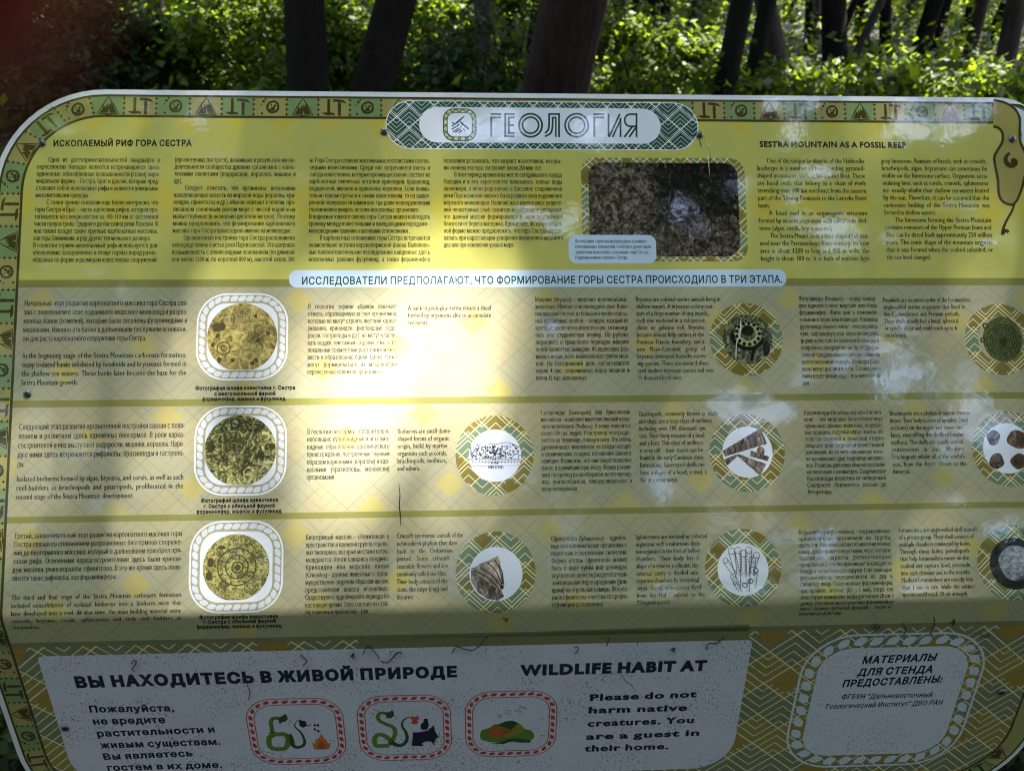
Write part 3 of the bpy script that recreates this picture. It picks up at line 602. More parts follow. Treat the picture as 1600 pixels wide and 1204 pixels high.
def rope(u0, v0, u1, v1, r, w, n, lean, size):
    """cells of a twisted rope frame: n slanted lozenges along the middle of a rounded frame"""
    pts = resample(rrect(u0, v0, u1, v1, r, 10), 1.0, True); m = len(pts); out = []
    for i in range(n):
        k = int(i * m / n); a, b = pts[k - 2], pts[(k + 2) % m]; l = math.hypot(b[0] - a[0], b[1] - a[1]) or 1
        tx, ty = (b[0] - a[0]) / l, (b[1] - a[1]) / l; px, py = pts[k]; q = []
        for j in range(10):
            an = 2 * math.pi * j / 10; x = size * math.copysign(abs(math.cos(an)) ** .7, math.cos(an)); y = w * math.copysign(abs(math.sin(an)) ** .7, math.sin(an)); x += lean * y
            q.append((px + tx * x - ty * y, py + ty * x + tx * y))
        out.append(q)
    return out
M_rope = print_mat('rope_cell_print', (.70, .72, .74, 1), dirt=.06)
def medallion(x0, y0, x1, y1, pc, pr, thin, flat, detail):
    u0, v0 = B(x0, (y0 + y1) / 2)[0], B((x0 + x1) / 2, y0)[1]; u1, v1 = B(x1, (y0 + y1) / 2)[0], B((x0 + x1) / 2, y1)[1]
    r = 46
    fr = sheet('thin_section_medallion', ring(rrect(u0, v0, u1, v1, r), rrect(u0 + 2.6, v0 + 2.6, u1 - 2.6, v1 - 2.6, r - 2.6)), M_line, 4, board)
    sheet('rope_frame', rope(u0 + 8.5, v0 + 8.5, u1 - 8.5, v1 - 8.5, r - 8.5, 4.4, 34, -.45, 5.6), M_rope, 4, fr)
    sheet('white_mat', [rrect(u0 + 16, v0 + 16, u1 - 16, v1 - 16, r - 18)], M_white, 4, fr)
    c = B(*pc); q = [p for p in circle(c[0], c[1], pr, 60)]; lim = c[1] + flat; q = [(x, min(y, lim)) for x, y in q]
    sheet('thin_section_picture', [q], thin, 5, fr)
    sheet('fossil_outline', detail(c), M_thin_ink, 6, fr)
def det1(c):
    x, y = c; o = []
    for i in range(7): o += ribbon(circle(x - 2, y - 30, 15 - i * 2.1, 26, 20 - i * 2.8), .8, True)
    o += ribbon(circle(x - 28, y + 17, 10, 20), 1.8, True) + ribbon(circle(x - 28, y + 17, 4, 12), 1.4, True) + ribbon(circle(x + 22, y + 14, 10, 20, 7), .9, True)
    o += [[(x - 46, y - 20), (x - 30, y - 24), (x - 25, y - 18), (x - 28, y - 11), (x - 44, y - 9)]]
    for a, b in ((-14, 36), (17, 40), (22, 36), (-34, 34), (-44, 12), (20, -34), (40, -6), (-38, -2), (25, 4)): o.append([(x + a + random.uniform(2, 5) * math.cos(t), y + b + random.uniform(2, 5) * math.sin(t)) for t in [j * 6.28 / 7 for j in range(7)]])
    return o
def det2(c):
    x, y = c; o = []
    for i in range(5): o += ribbon(circle(x - 10, y - 10, 13 - i * 2.7, 26, 17 - i * 3.4), 1.5 if i in (0, 2) else .9, True)
    o += ribbon(circle(x - 7, y - 42, 8, 18), 2, True) + ribbon(circle(x + 10, y + 6, 5, 14), 2, True) + ribbon(circle(x + 19, y - 8, 7, 16, 9), 1, True)
    for i in range(34):
        a, rr = random.uniform(0, 6.28), random.uniform(20, 47); p = (x + rr * math.cos(a), y + rr * math.sin(a) * .95); s = random.uniform(2, 6); an = random.uniform(0, 3.1)
        o += ribbon([(p[0] + s * math.cos(an + t), p[1] + s * math.sin(an + t)) for t in [j * .45 for j in range(random.randint(3, 8))]], random.uniform(1.2, 3.6))
    o += [circle(x - 45, y - 5, 6, 12, 8), circle(x + 48, y - 6, 5, 10)]
    return o
def det3(c):
    x, y = c; o = []
    sp = [(x + (9 + 5.2 * t) * math.cos(-t - 1.2), y - 1 + (9 + 5.2 * t) * math.sin(-t - 1.2) * .98) for t in [i * .2 for i in range(24)]]
    o += ribbon(circle(x + 2, y, 8, 22), 2.4, True) + ribbon(circle(x + 1, y - 1, 17, 28), 2.0, True) + ribbon(circle(x + 1, y - 1, 28.5, 36, 27.5), 2.0, True)
    for i in range(9): a = i * .7; o += seg((x + 1 + 17 * math.cos(a), y - 1 + 17 * math.sin(a)), (x + 1 + 11.5 * math.cos(a + .2), y - 1 + 11.5 * math.sin(a + .2)), 1.8)
    for i in range(8): a = i * .79 + .3; o += ribbon([(x + 1 + q * math.cos(a + (28 - q) * .012), y - 1 + q * math.sin(a + (28 - q) * .012)) for q in (28, 25, 22)], 2.2)
    o += [circle(x + 2, y, 5, 12), circle(x - 38, y - 8, 5, 9, 7), circle(x - 40, y + 12, 5, 9, 7), circle(x - 22, y - 30, 6, 9, 3)]
    for i in range(40):
        a, rr = random.uniform(0, 6.28), random.uniform(31, 47); o.append(circle(x + rr * math.cos(a), y + rr * math.sin(a), random.uniform(.6, 1.7), 5))
    return o
medallion(307, 458, 450, 594, (378.5, 527), 53.5, M_thin1, 50, det1)
medallion(303.5, 633.5, 448, 774, (375.5, 703.5), 54, M_thin2, 52, det2)
medallion(295.5, 813, 442.5, 957, (369, 886), 49.5, M_thin3, 48, det3)

M_woven = print_mat('woven_ring_print', None, trellis(43, .93, C(70, 90, 76), C(80, 79, 44), C(78, 74, 34), C(146, 150, 116), 3, .03, .04, 5), dirt=.12)
def wring(cx, cy, r, ry, ri, ci=None):
    c = B(cx, cy); fr = sheet('woven_ring', ring(circle(c[0], c[1], r, 64, ry), circle(c[0], c[1], ri - 2, 64)), M_woven, 3, board)
    return fr, B(*(ci or (cx, cy)))
def shade_poly(parent, name, items):
    for polys, mat in items: sheet(name, polys, mat, 6, parent)
def speck_fn(sc, stops, dist=1.0, seed=0, st=(1, 1, 1)):
    def fn(nb, uv): return nb.ramp(nb.noise(nb.map(uv, st, (seed, seed, 0)), sc, 6, .68, dist), stops)
    return fn
M_bryo = print_mat('bryozoan_print', None, speck_fn(.12, [(.42, C(30, 42, 34)), (.52, C(48, 58, 44)), (.62, C(112, 116, 86))], 1.5, 5))
M_black = print_mat('black_print', C(16, 20, 18))
M_pale_green = print_mat('pale_green_print', C(118, 122, 92))
fr, c = wring(1166, 530, 59, 58.5, 39.5, (1168, 530)); x, y = c
sheet('bryozoan_picture', [circle(x, y, 40, 48)], M_bryo, 4, fr)
o = [circle(x + 1, y - 14, 10, 14, 9)]
for i in range(13): a = i * 6.28 / 13; o.append(circle(x + 1 + 18.5 * math.cos(a), y - 9 + 17 * math.sin(a), 3.1, 8))
for i in range(16): a = .3 + i * 6.28 / 16; o.append(circle(x + 1 + 25 * math.cos(a), y - 7 + 22 * math.sin(a), 2.2, 7))
o = [p for p in o if all((q[0] - x) ** 2 + (q[1] - y) ** 2 < 39 ** 2 for q in p)]
sheet('zooid_mark', ring(circle(x + 1, y - 9, 21.5, 36, 20), circle(x + 1, y - 9, 12.5, 36, 11.5)), M_pale_green, 5, fr); sheet('zooid_hole', o + ribbon(circle(x + 1, y - 8, 26, 36, 23)[2:20], 5) + ribbon(smooth_pts([(x + 5, y + 34), (x + 8, y + 22), (x + 11, y + 14)], 4), 5) + [circle(x + 30, y + 14, 6, 10, 13)], M_black, 6, fr)
sheet('scratch_mark', ribbon(smooth_pts([(x - 10, y - 30), (x - 12, y - 8), (x - 18, y + 6), (x - 20, y + 30)], 4), 1.2), M_line, 7, fr)

M_fusu = print_mat('fusulinid_print', None, speck_fn(.10, [(.35, C(34, 42, 26)), (.55, C(56, 64, 40)), (.72, C(98, 104, 74))], 3.0, 21))
fr, c = wring(1563, 530, 59, 58, 39, (1564, 530)); x, y = c
sheet('fusulinid_picture', [[(a, b) for a, b in circle(x + 3, y, 33, 40, 37)]], M_fusu, 4, fr)
o = []
for i in range(6): o += ribbon(circle(x + 4, y + 4, 27 - 4.4 * i, 34, 28 - 4.6 * i), 1.6, True)
sheet('whorl_mark', o + [circle(x + 4, y + 4, 7, 14)] + ribbon(circle(x - 24, y - 22, 4, 10), 2.5, True) + ribbon(circle(x - 30, y + 1, 3.5, 10), 2.5, True), print_mat('fusulinid_ink', C(34, 42, 26)), 5, fr)

fr, c = wring(773, 711, 60.5, 61.5, 41, (773.5, 711.5)); x, y = c
sheet('white_disc', [circle(x, y, 40.5, 48)], M_plaque, 4, fr)
o = []
for i in range(230):
    a, b = random.uniform(-38, 38), random.uniform(-17, 4); top = -18 + 5 * abs(math.sin(a * .12)) * .4 + (3 if abs(a) > 30 else 0)
    if b < top or math.hypot(a, b) > 39: continue
    s = random.uniform(1.2, 3.0); an = random.uniform(0, 3.1); o += ribbon([(x + a + s * math.cos(an + t), y + b + s * .8 * math.sin(an + t)) for t in (0, .7, 1.4, 2.1)], random.uniform(.7, 1.5))
for b in (5, 7.5, 10): o += seg((x - 38.5, y + b), (x + 38.5, y + b), .6); o += [p for i in range(15) for p in seg((x - 36 + i * 5 + b % 3, y + b), (x - 36 + i * 5 + b % 3, y + b + 2.5), .5)]
o += seg((x - 37, y + 15.5), (x + 37, y + 15.5), .5) + ribbon(smooth_pts([(x - 39, y - 13), (x - 20, y - 19), (x, y - 17.5), (x + 20, y - 20), (x + 38.5, y - 12)], 4), .8)
sheet('reef_drawing', o, M_navy, 6, fr)
words('drawing_lettering', [('0–10м', 767, 724.5, 779, 724.3), ('1985 (1925)', 762, 731.5, 787, 731)], fr, M_navy, 3.6, .04, 2)

M_shell = print_mat('grey_shell_print', None, speck_fn(.09, [(.36, C(38, 36, 36)), (.52, C(74, 70, 68)), (.68, C(128, 122, 116))], .6, 31, (1.5, .6, 1)))
M_shell_d = print_mat('dark_shell_print', C(34, 33, 33))
fr, c = wring(1167.5, 707, 60, 61, 40.5, (1168, 706)); x, y = c
sheet('white_disc', [circle(x, y, 40, 48)], M_plaque, 4, fr)
def cone(p0, p1, w0, w1, n):
    """ribbed conical shell, outline and whorl grooves"""
    ax, ay = p1[0] - p0[0], p1[1] - p0[1]; L = math.hypot(ax, ay); ax, ay = ax / L, ay / L; up, dn, gr = [], [], []
    for i in range(n * 4 + 1):
        t = i / (n * 4); w = (w0 + (w1 - w0) * t) * (1 + .10 * abs(math.sin(math.pi * t * n))); q = (p0[0] + ax * L * t, p0[1] + ay * L * t)
        up.append((q[0] + ay * w, q[1] - ax * w)); dn.append((q[0] - ay * w, q[1] + ax * w))
        if i % 4 == 0 and 0 < i < n * 4: gr += ribbon(smooth_pts([up[-1], (q[0] + ax * 2.5, q[1] + ay * 2.5), dn[-1]], 3), 1.5)
    return [up + dn[::-1]], gr
a, g = cone((x - 38, y + 2), (x + 27, y - 25), 4.5, 12.5, 8); b, g2 = cone((x - 16, y + 4), (x + 24, y + 28), 1.6, 10, 3); d_, g3 = cone((x - 16, y + 4), (x - 36, y + 16), 1.5, 5, 3); e, g4 = cone((x + 4, y + 2), (x + 33, y + 11), 4.5, 3.5, 4)
sheet('gastropod_shell', a + b + d_ + e + [circle(x + 21, y - 1, 6.5, 12, 8)], M_shell, 5, fr); sheet('whorl_groove', g + g2 + g3 + g4, M_shell_d, 6, fr)

M_brach = print_mat('brown_shell_print', None, speck_fn(.11, [(.36, C(24, 20, 16)), (.54, C(58, 44, 30)), (.70, C(110, 84, 56))], .8, 77))
fr, c = wring(1576, 701, 60, 60, 40.5, (1574, 700)); x, y = c
sheet('white_disc', [circle(x, y, 40, 48)], M_plaque, 4, fr)
for a, b, r1, r2 in ((-22, -17, 11, 12), (18, -14, 17, 15), (-19, 20, 12, 13), (17, 21, 13, 12)):
    q = [(x + a + r1 * (1 + .10 * math.sin(3 * t + a)) * math.cos(t), y + b + r2 * (1 + .10 * math.cos(2 * t + b)) * math.sin(t)) for t in [j * 6.28 / 22 for j in range(22)]]
    sheet('brachiopod_shell', [q], M_brach, 5, fr)
    sheet('shell_groove', ribbon(smooth_pts([(x + a - r1 * .7, y + b + 1), (x + a, y + b + r2 * .35), (x + a + r1 * .8, y + b - 2)], 4), 2.6) + ribbon(smooth_pts([(x + a - r1 * .4, y + b - r2 * .6), (x + a, y + b - 2), (x + a - 2, y + b + r2 * .7)], 4), 1.2), M_shell_d, 6, fr)

fr, c = wring(774.5, 894, 61, 62, 41, (775, 896)); x, y = c
sheet('white_disc', [circle(x, y, 40.5, 48)], M_plaque, 4, fr)
sheet('crinoid_rock', [[(x - 38, y - 7), (x - 20, y + 2), (x + 8, y + 25), (x + 12, y + 34), (x + 2, y + 40), (x - 14, y + 37), (x - 28, y + 27), (x - 38, y + 10)]], M_shell, 5, fr)
sheet('crinoid_picture', [[(x - 38.5, y - 9), (x - 31, y - 11), (x - 24, y - 16), (x - 12, y - 20), (x + 3, y - 27), (x + 6, y - 21), (x + 8, y - 4), (x + 13, y + 16), (x + 9, y + 25), (x + 3, y + 23), (x - 14, y + 11), (x - 30, y - 1)]], print_mat('pale_fossil_print', None, speck_fn(.09, [(.36, C(70, 68, 62)), (.52, C(112, 108, 98)), (.66, C(150, 146, 134))], .6, 17, (1, .7, 1))), 5.5, fr)
gr = []
for (a, b) in (((-34, -6), (4, 22)), ((-24, -10), (7, 19)), ((-12, -17), (9, 17)), ((-2, -21), (10, 15)), ((4, -14), (11, 15))): gr += ribbon(smooth_pts([(x + a[0], y + a[1]), (x + (a[0] + b[0]) / 2 + 2, y + (a[1] + b[1]) / 2 - 3), (x + b[0], y + b[1])], 4), 1.8)
sheet('arm_groove', gr + [circle(x + 9, y + 20, 3, 8)], M_shell_d, 6, fr)

M_pen = print_mat('pen_drawing_ink', C(52, 50, 58))
fr, c = wring(1161, 887, 60, 60, 40.5, (1161, 889)); x, y = c
sheet('white_disc', [circle(x, y, 40, 48)], M_white, 4, fr)
o = []
def tube2(p0, p1, r):
    ax, ay = p1[0] - p0[0], p1[1] - p0[1]; L = math.hypot(ax, ay); ax, ay = ax / L, ay / L; nx, ny = -ay, ax; q = []
    for s in (-1, 1): q += ribbon([(x + p0[0] + nx * r * s * .8, y + p0[1] + ny * r * s * .8), (x + p1[0] + nx * r * s, y + p1[1] + ny * r * s)], 1.0)
    q += ribbon(circle(x + p1[0], y + p1[1], r, 14), .9, True)
    for i in range(int(L / 2.4)):
        t = (i + .5) / int(L / 2.4); q += seg((x + p0[0] + ax * L * t + nx * r * .15, y + p0[1] + ay * L * t + ny * r * .15), (x + p0[0] + ax * L * t + nx * r * .85, y + p0[1] + ay * L * t + ny * r * .85), .55)
    return q
for p in (((-8, 10), (-17, -28), 5), ((-6, 5), (-7, -29), 5), ((0, 12), (2, -24), 5.5), ((8, 6), (10, -29), 5), ((12, 8), (22, -21), 4.8), ((14, 10), (15, -14), 5), ((-12, 10), (-27, -14), 4), ((2, 34), (3, 14), 8), ((14, 28), (17, 2), 6), ((-8, 28), (-16, 10), 4), ((-6, 32), (-14, 20), 2.5)): o += tube2(*p)
for a, b in ((2, 24), (11, 18), (20, 2)): o += ribbon(circle(x + a, y + b, 4, 12, 3.2), 1.6, True)
sheet('sponge_drawing', o, M_pen, 6, fr)

M_foram = print_mat('foraminifer_print', None, speck_fn(.10, [(.34, C(44, 48, 56)), (.55, C(96, 104, 116)), (.70, C(140, 150, 160))], 1.6, 63, (1, 1.4, 1)))
fr, c = wring(1584, 879, 59, 59, 40, (1585, 880)); x, y = c
sheet('black_disc', [circle(x, y, 40, 48)], print_mat('night_print', C(15, 17, 22)), 4, fr)
sheet('foraminifer_picture', [[(x + 4 + 29 * (1 + .05 * math.sin(4 * t)) * math.cos(t), y - 1 + 27 * (1 + .05 * math.cos(3 * t)) * math.sin(t)) for t in [j * 6.28 / 30 for j in range(30)]]], M_foram, 5, fr)

# photograph of the rock, its woven frame and its caption
M_pframe = print_mat('woven_photo_frame_print', None, trellis(44, .93, C(76, 94, 74), C(82, 84, 46), C(80, 77, 34), C(146, 154, 120), 4, .028, .032, 5), dirt=.12)
u0, v0 = B(909, 330)[0], B(1040, 247)[1]; u1, v1 = B(1166, 330)[0], B(1040, 408.5)[1]
pf = sheet('rock_photograph', ring(rrect(u0, v0, u1, v1, 24), rrect(u0 + 12, v0 + 8, u1 - 12, v1 - 8, 22)), M_pframe, 3, board)
def rock_fn(nb, uv):
    n = nb.noise(uv, .11, 8, .78, .8); big = nb.noise(nb.map(uv, (1, 1, 1), (40, 12, 0)), .022, 5, .65); r2 = nb.noise(nb.map(uv, (1, .8, 1), (9, 70, 0), (0, 0, .6)), .07, 6, .7, 1.2)
    x, y, _ = nb.sep(uv)
    left = nb.smooth(nb.m('ADD', x, nb.m('MULTIPLY', big, 90.0)), 1120.0, 1050.0)
    left = nb.m('MAXIMUM', left, nb.m('MULTIPLY', nb.smooth(nb.m('ADD', y, nb.m('MULTIPLY', r2, 60.0)), 330.0, 390.0), .8))
    f = nb.m('ADD', nb.m('MULTIPLY', nb.m('SUBTRACT', n, .5), 2.1), nb.m('MULTIPLY', nb.m('SUBTRACT', r2, .5), 1.2))
    f = nb.m('ADD', f, nb.m('MULTIPLY_ADD', left, .34, .12))
    return nb.ramp(f, [(.10, C(11, 13, 14)), (.38, C(34, 34, 31)), (.64, C(74, 73, 65)), (.95, C(126, 124, 114))])
sheet('rock_picture', [rrect(u0 + 12, v0 + 8, u1 - 12, v1 - 8, 22)], print_mat('rock_photo_print', None, rock_fn), 3, pf)
a0, b0 = B(888, 367); a1, b1 = B(1026, 411.5)
cp_ = sheet('caption_plate', [rrect(a0, b0, a1, b1, 13)], M_banner, 5, pf)
block('caption_lettering', ['Фотография строения мелководных гравийно-', 'галечниковых отложений, в которых ранее были', 'заключены известняки, слагающие гору Сестра.', 'Подножье южного склона г. Сестра.|'], 898.5, 379.5, 405, [1012, 1017, 1014, None], pf, M_ink, em=.95, layer=7)

# ------------------------------------------------------------------ lower, folded part: the wildlife notice and the credits
np_ = BL([(66, 1026.5), (300, 1021), (560, 1012), (860, 1006.5), (1165, 996.5)])
tp = [(60.5, 1030)] ; u_l = B(61, 1035)[0]; u_r = B(1174, 1010)[0]; v_t = sum(p[1] for p in np_) / 5; v_bt = B(1130, 1192)[1]
M = 34
notice_poly = rrect(u_l, v_t, u_r, VB - 66, 8, 5)
pts_ = []
for i, (u, v) in enumerate(notice_poly):
    pts_.append((u, v))
# round the lower right corner more
br = [(u_r, v_bt - 60)] + [(u_r - 70 + 70 * math.cos(R_(a)), v_bt - 60 + 70 * math.sin(R_(a))) for a in range(10, 91, 10)]
notice_poly = [(u_l + 8, v_t), (u_r - 8, v_t), (u_r - 2, v_t + 2), (u_r, v_t + 8)] + br + [(u_l + 70, v_bt + 10)] + [(u_l + 70 - 70 * math.sin(R_(a)), v_bt - 60 + 70 * math.cos(R_(a))) for a in range(10, 91, 10)] + [(u_l, v_t + 8), (u_l + 2, v_t + 2)]
notice = sheet('wildlife_notice', [notice_poly], M_notice, 3, board)
words('notice_heading', [('ВЫ НАХОДИТЕСЬ В ЖИВОЙ ПРИРОДЕ', 119, 1073, 717, 1056)], notice, M_navy, 20.5, .068, 4, 4)
words('notice_heading', [('WILDLIFE HABIT AT', 815, 1054, 1105, 1046)], notice, M_navy, 20.5, .068, 4, 4)
words('notice_lettering', [('Пожалуйста,', 140, 1112, 274, 1110), ('не вредите', 146, 1131, 260, 1128), ('растительности и', 152, 1150, 338, 1143), ('живым существам.', 158, 1168, 346, 1162), ('Вы являетесь', 162, 1186, 303, 1180), ('гостем в их доме.', 168, 1203, 349, 1198)], notice, M_navy, 13.5, .045, 4, 4)
words('notice_lettering', [('Please do not', 921, 1094, 1089, 1088), ('harm native', 919, 1113.5, 1075, 1109), ('creatures. You', 918, 1134, 1086, 1128), ('are a guest in', 916, 1154.5, 1095, 1148), ('their home.', 914, 1173, 1046, 1169)], notice, M_navy, 14, .045, 4, 4)
M_red = print_mat('red_rope_print', (.50, .045, .035, 1), dirt=.10)
PM = lambda n, r, g, b: print_mat(n, (r, g, b, 1), dirt=.10)
M_sg, M_sd, M_sb = PM('snake_green_print', .12, .22, .03), PM('snake_dark_green_print', .03, .075, .03), PM('snake_brown_print', .10, .06, .02)
M_fire, M_fire2, M_olv = PM('orange_print', .62, .17, .04), PM('deep_orange_print', .45, .10, .03), PM('olive_print', .26, .22, .03)
def redframe(x0, y0, x1, y1):
    xm, ym = (x0 + x1) / 2, (y0 + y1) / 2
    u0, u1, v0, v1 = B(x0, ym)[0], B(x1, ym)[0], B(xm, y0)[1], B(xm, y1)[1]
    r = 44; o = ring(rrect(u0, v0, u1, v1, r), rrect(u0 + 1.6, v0 + 1.6, u1 - 1.6, v1 - 1.6, r - 1.6)) + ring(rrect(u0 + 12, v0 + 13, u1 - 12, v1 - 13, r - 12), rrect(u0 + 13.6, v0 + 14.6, u1 - 13.6, v1 - 14.6, r - 13.6))
    o += rope(u0 + 7, v0 + 7.5, u1 - 7, v1 - 7.5, r - 7, 3.4, 32, -.5, 4.8)
    return sheet('red_rope_frame', o, M_red, 4, notice)
CR = lambda ox, oy, s, pts: BL([(ox + a / s, oy + b / s) for a, b in pts])
fr = redframe(387.5, 1090, 539, 1193.5)
q = lambda pts: CR(380, 1080, 4.706, pts)
sheet('snake_body', ribbon(smooth_pts(q([(215, 300), (250, 312), (305, 312), (330, 345), (325, 395), (295, 418), (228, 418), (195, 395), (190, 345), (215, 312)]), 4), 9), M_sg, 5, fr)
t_ = smooth_pts(q([(335, 312), (355, 350), (365, 390), (395, 408), (440, 395), (452, 360), (425, 300), (385, 262), (378, 240), (402, 205)]), 4); sheet('snake_tail', ribbon(t_, taper(len(t_), 9, 1)), M_sd, 5, fr)
t_ = smooth_pts(q([(262, 195), (220, 195), (204, 225), (212, 270), (222, 325)]), 4); sheet('snake_neck', ribbon(t_, 7), M_sg, 6, fr)
sheet('snake_spot', [CR(380, 1080, 4.706, circle(a, b, 8, 6)) for a, b in ((240, 192), (215, 205), (200, 230), (212, 250), (208, 278), (218, 300), (226, 325), (200, 300))], M_sb, 7, fr)
sheet('snake_head', [q([(255, 190), (290, 175), (310, 160), (322, 175), (328, 200), (312, 218), (285, 222), (270, 240), (262, 220)])] + ribbon(q([(328, 205), (350, 210), (352, 222), (338, 228), (334, 242)]), 1), M_sd, 7, fr)
sheet('watering_can', [q([(408, 202), (436, 212), (458, 214), (470, 248), (440, 264), (414, 250)])] + ribbon(q([(462, 250), (478, 252), (494, 240), (500, 246)]), 1.6) + [q([(a, b - 14), (a + 14, b - 2), (a + 12, b + 10), (a - 6, b + 4)]) for a, b in ((522, 246), (546, 246), (522, 276), (548, 288))], M_navy, 5, fr)
sheet('campfire', [q([(575, 305), (592, 338), (612, 352), (622, 378), (644, 374), (634, 418), (600, 424), (545, 424), (520, 418), (506, 372), (528, 382), (532, 352), (555, 340)])], M_fire, 5, fr)
sheet('campfire_core', [q([(574, 352), (590, 376), (606, 396), (598, 418), (552, 418), (542, 394), (560, 376)])], M_fire2, 6, fr)
fr = redframe(559, 1085, 705.5, 1187)
t_ = smooth_pts(q([(1048, 238), (1105, 262), (1118, 310), (1095, 355), (1070, 392)]), 4); sheet('snake_body', ribbon(t_, 7.5) + ribbon(smooth_pts(q([(1075, 395), (1010, 398), (975, 392), (966, 350), (985, 318), (1030, 318), (1075, 350), (1110, 385)]), 4), 8.5), M_sg, 5, fr)
t_ = smooth_pts(q([(1085, 370), (1135, 392), (1180, 385), (1205, 345), (1195, 295), (1168, 248), (1180, 208), (1215, 188), (1250, 184)]), 4); sheet('snake_tail', ribbon(t_, taper(len(t_), 9, 1)), M_sd, 6, fr)
t_ = smooth_pts(q([(1055, 160), (1010, 155), (988, 182), (1005, 215), (1060, 240)]), 4); sheet('snake_neck', ribbon(t_, 6.5), M_sg, 6, fr)
sheet('snake_spot', [CR(380, 1080, 4.706, circle(a, b, 8, 6)) for a, b in ((1035, 155), (1008, 158), (990, 178), (1000, 202), (1022, 222), (1048, 234))], M_sb, 7, fr)
sheet('snake_head', [q([(1045, 155), (1080, 145), (1095, 130), (1108, 150), (1110, 175), (1090, 192), (1055, 195)])] + ribbon(q([(1110, 175), (1130, 180), (1118, 205)]), 1), M_sd, 7, fr)
sheet('apple_core', [q([(1245, 178), (1262, 188), (1285, 178), (1298, 195), (1278, 208), (1290, 228), (1262, 240), (1230, 228), (1244, 210), (1228, 195)])] + ribbon(q([(1262, 186), (1290, 168)]), 1), print_mat('apple_red_print', (.55, .09, .05, 1)), 5, fr)
sheet('rubbish_bag', [q([(1248, 290), (1275, 298), (1310, 288), (1360, 276), (1402, 246), (1412, 290), (1434, 328), (1420, 370), (1402, 396), (1380, 370), (1345, 372), (1318, 384), (1320, 400), (1240, 396)]), q([(1305, 270), (1304, 238), (1325, 222), (1330, 196), (1358, 198), (1360, 222), (1366, 240), (1358, 272), (1330, 280)])], M_navy, 5, fr)
sheet('bag_highlight', ribbon(q([(1250, 296), (1310, 292), (1365, 280)]), 1.2) + ribbon(smooth_pts(q([(1316, 382), (1345, 368), (1375, 366), (1400, 385), (1424, 340)]), 3), 1.6), M_notice, 6, fr)
fr = redframe(726.5, 1078.5, 870, 1181)
q = lambda pts: CR(700, 1070, 8.0, pts)
sheet('snake_coil', [q([(400, 640), (408, 575), (440, 550), (520, 530), (570, 490), (650, 482), (720, 448), (800, 440), (870, 462), (925, 500), (960, 545), (1040, 560), (1078, 610), (1080, 650), (1030, 690), (900, 690), (700, 716), (520, 708), (420, 680)])], M_sg, 5, fr)
sheet('snake_back', [q([(560, 500), (640, 484), (720, 446), (810, 440), (872, 466), (830, 525), (780, 555), (700, 520), (620, 500)])], M_sd, 6, fr)
sheet('snake_head', [q([(490, 585), (520, 545), (580, 512), (660, 515), (710, 545), (790, 560), (740, 600), (690, 645), (590, 648), (520, 622)])], M_fire2, 6, fr)
sheet('snake_tail', [q([(560, 725), (680, 700), (760, 668), (860, 655), (960, 672), (1040, 690), (1030, 714), (900, 716), (800, 698), (690, 732)])] + ribbon(smooth_pts(q([(780, 545), (785, 575), (740, 572), (690, 590)]), 3), 1.2) + ribbon(q([(515, 575), (545, 580)]), 1), M_sd, 7, fr)
sheet('snake_side', [q([(790, 560), (872, 470), (930, 510), (950, 560), (880, 610), (760, 640), (700, 645)])], M_olv, 6, fr)
z = []
for pts in ([(615, 378), (660, 372), (635, 405), (672, 402)], [(712, 305), (795, 310), (715, 352), (790, 358)], [(835, 310), (925, 350), (870, 275), (985, 295), (890, 250), (975, 285)]): z += ribbon(q(pts), 1.5)
sheet('sleep_lettering', z, M_navy, 6, fr)

# credits plaque
u0, u1 = (B(1231, 1130)[0] + B(1262, 1050)[0] - 14) / 2, B(1541, 1035)[0]; v0, v1 = B(1400, 988.5)[1], B(1330, 1197)[1]
u0 = B(1233, 1128)[0]
M_cred = print_mat('credits_white_print', (.66, .69, .76, 1), dirt=.10, specks=.6)
cr = sheet('credits_plaque', ring(rrect(u0, v0, u1, v1, 84), rrect(u0 + 4, v0 + 4, u1 - 4, v1 - 4, 80)), M_cred, 4, board)
sheet('rope_frame', rope(u0 + 16, v0 + 16, u1 - 16, v1 - 16, 70, 8.5, 36, -.4, 9.5), M_cred, 4, cr)
sheet('plaque_face', [rrect(u0 + 29, v0 + 29, u1 - 29, v1 - 29, 52)], M_cred, 4, cr)
words('credits_heading', [('МАТЕРИАЛЫ', 1346, 1036, 1463, 1031), ('ДЛЯ СТЕНДА', 1339, 1055, 1457, 1049.5), ('ПРЕДОСТАВЛЕНЫ:', 1315, 1072.5, 1472, 1065)], cr, M_navy, 14.5, .045, 4, 5, .12)
words('credits_lettering', [('ФГБУН "Дальневосточный', 1314, 1092, 1456, 1088), ('Геологический Институт" ДВО РАН', 1289, 1107, 1472, 1100)], cr, M_navy, 11, (.03, .01), 3, 5, .15)

